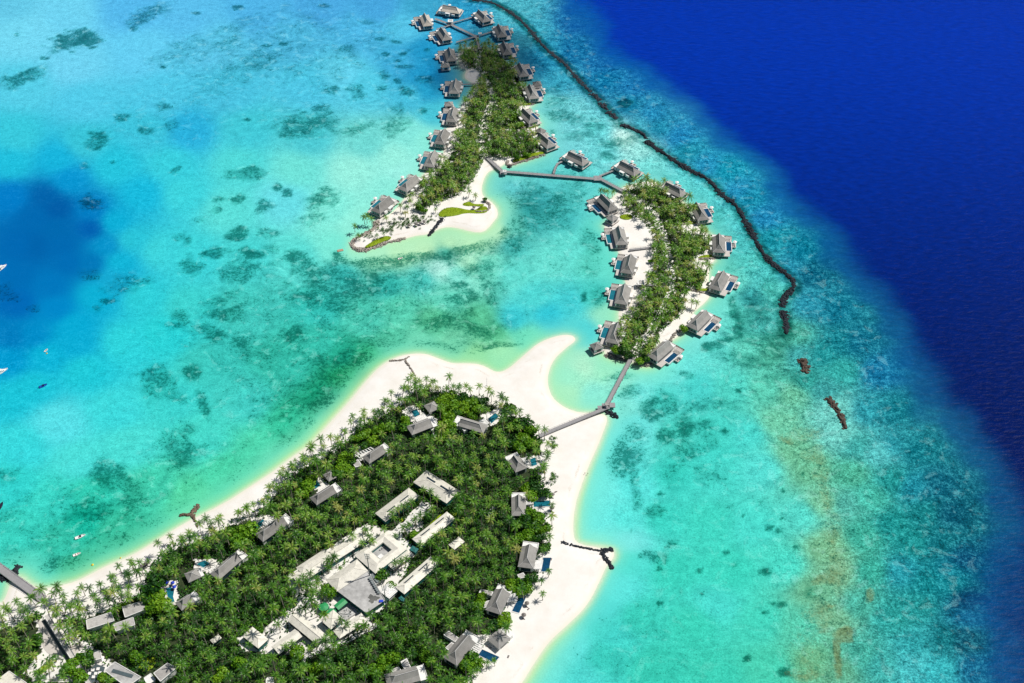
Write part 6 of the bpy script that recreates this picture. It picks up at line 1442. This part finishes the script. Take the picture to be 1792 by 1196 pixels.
for j, (g, bdef) in enumerate(BX):
    u, v, r, br_, where = bdef
    key = (j % 4, br_)
    if key not in bp: o = bp[key] = broad_tree(*key, r)
    else: o = copy_tree(bp[key])
    o.location = (g.x, g.y, GZ); o.rotation_euler.z = rng.uniform(0, 6.28); o.scale = (r * 1.38, r * 1.38, r * 1.2)
    tag(o, ('bright green broadleaf tree ' if br_ else 'dark green broadleaf tree ') + where, 'tree', 'broad-leaved trees among the palms')

# ------------------------------------------------------------------ undergrowth: shrubs and litter nobody could count
uV, uT = [], []
for (vg, vpx), dens, hmax, bias in zip(VEGS, (.9, .6, .6), (3.0, 2.2, 2.2), (-.17, .0, .0)):  # negative bias paints shadow gaps of the large grove into the leaf colour
    P_ = smooth(vg, 1); lo, hi = P_.min(0) - 2, P_.max(0) + 2
    n = int((hi[0] - lo[0]) * (hi[1] - lo[1]) * dens)
    p = rng.uniform(lo, hi, (n, 2)); p = p[in_poly(p[:, 0], p[:, 1], P_)]
    w = np.sin(p[:, 0] * .21 + 2) + np.sin(p[:, 1] * .17 - 1) + np.sin(p[:, 0] * .07 - p[:, 1] * .11)
    p = p[(w > -.9) | (rng.random(len(p)) < .35)]
    u, v = P(p[:, 0], p[:, 1], GZ)
    ok = np.ones(len(p), bool)
    for a, b, r in KEEP:
        ok &= (np.hypot(u - a, v - b - 2) > r + 1.5)
    for q in CLEAR: ok &= ~(in_poly(u, v, q) & (rng.random(len(p)) < .8))
    if hmax > 2.5:
        dv = dist_line(p[:, 0], p[:, 1], P_, True); ok &= rng.random(len(p)) < .15 + .85 * sstep(0, 9, dv)
    p = p[ok]; n = len(p)
    hz = hmax * (.25 + .75 * rng.random(n) ** 1.5) * (.6 + .4 * np.sin(p[:, 0] * .3) * np.sin(p[:, 1] * .27))
    for q in range(2):
        c = np.c_[p + rng.normal(0, .45, (n, 2)), GZ + hz * (.6 + .4 * q)]
        nrm = rng.normal(0, .5, (n, 3)); nrm[:, 2] = 1; nrm /= np.linalg.norm(nrm, axis=1)[:, None]
        a = np.cross(nrm, rng.normal(0, 1, (n, 3))); a /= np.linalg.norm(a, axis=1)[:, None]; b = np.cross(nrm, a)
        s = rng.uniform(.35, .8, n)[:, None]
        uV.append(np.stack([c + a * s * 1.3, c + b * s * .7, c - a * s * 1.2, c - b * s * .75], 1).reshape(-1, 3))
        uT.append(np.repeat(np.clip(.42 + bias + .14 * np.sin(p[:, 0] * .13) * np.sin(p[:, 1] * .12) + rng.normal(0, .13, n), 0, 1), 4))
uV = np.vstack(uV)
o = mesh_np('undergrowth', uV, np.arange(len(uV)).reshape(-1, 4), M_BUSH, np.concatenate(uT))
tag(o, kind='stuff')
# low scrub along the tip of the far islet and sea-lettuce bushes on the beach
fl = [p for q, n in (((640, 412, 30, 10), 26), ((700, 392, 34, 9), 60), ((676, 402, 24, 6), 30), ((745, 382, 30, 8), 30), ((725, 385, 30, 8), 40), ((968, 780, 6, 10), 12), ((968, 838, 7, 10), 14), ((966, 770, 8, 8), 8)) for p in [(q[0] + rng.normal(0, q[2] * .45), q[1] + rng.normal(0, q[3] * .45)) for _ in range(n)]]
sV, sT = [], []
for u, v in fl:
    g = G(u, v, GZ); n = 26
    c = np.c_[rng.normal(0, .5, (n, 2)), np.abs(rng.normal(.5, .3, n))] + np.array([g.x, g.y, GZ])
    nrm = rng.normal(0, .6, (n, 3)); nrm[:, 2] = np.abs(nrm[:, 2]) + .3; nrm /= np.linalg.norm(nrm, axis=1)[:, None]
    a = np.cross(nrm, rng.normal(0, 1, (n, 3))); a /= np.linalg.norm(a, axis=1)[:, None]; b = np.cross(nrm, a); s = rng.uniform(.15, .34, n)[:, None]
    sV.append(np.stack([c + a * s * 1.4, c + b * s * .7, c - a * s * 1.2, c - b * s * .75], 1).reshape(-1, 3)); sT.append(np.repeat(np.clip(.4 + rng.normal(0, .15, n), 0, 1), 4))
sV = np.vstack(sV)
o = mesh_np('beach_scrub', sV, np.arange(len(sV)).reshape(-1, 4), M_BUSH, np.concatenate(sT)); tag(o, kind='stuff')

# ------------------------------------------------------------------ the cloud that shades the upper end of the far islet
def cloud(center_px, lobes, alt=720.):
    c = G(*center_px, 2.)
    k = alt / math.tan(SUN_EL); off = Vector((math.sin(SUN_AZ) * k, math.cos(SUN_AZ) * k, alt))
    bm_v, bm_f = [], []; nv = 0
    m = bpy.data.materials.new('cloud_vapour'); m.use_nodes = True; nt = m.node_tree; nt.nodes.clear()
    out = nt.nodes.new('ShaderNodeOutputMaterial'); vs = nt.nodes.new('ShaderNodeVolumeScatter'); vs.inputs['Density'].default_value = .017; vs.inputs['Color'].default_value = (.98, .98, .98, 1); vs.inputs['Anisotropy'].default_value = .6
    nt.links.new(vs.outputs[0], out.inputs['Volume'])
    import bmesh
    bm = bmesh.new()
    for (u, v, ru, rv, th) in lobes:
        q = G(u, v, 2.); a = (G(u + ru, v, 2.) - q).length; b = (G(u, v - rv, 2.) - q).length
        r = bmesh.ops.create_icosphere(bm, subdivisions=4, radius=1.)
        for w in r['verts']:
            n = w.co.copy(); bump = 1 + .10 * math.sin(n.x * 5 + n.y * 3) + .08 * math.sin(n.y * 9 - n.z * 4) + .06 * math.sin(n.x * 13 + n.z * 7)
            w.co = Vector((n.x * a * bump, n.y * b * bump, n.z * th * bump)) + q + off
    me = bpy.data.meshes.new('cloud'); bm.to_mesh(me); bm.free(); me.materials.append(m)
    o = bpy.data.objects.new('cloud', me); COL.objects.link(o); tag(o, kind='structure')
cloud((860, 110), [(862, 112, 84, 68, 44)])
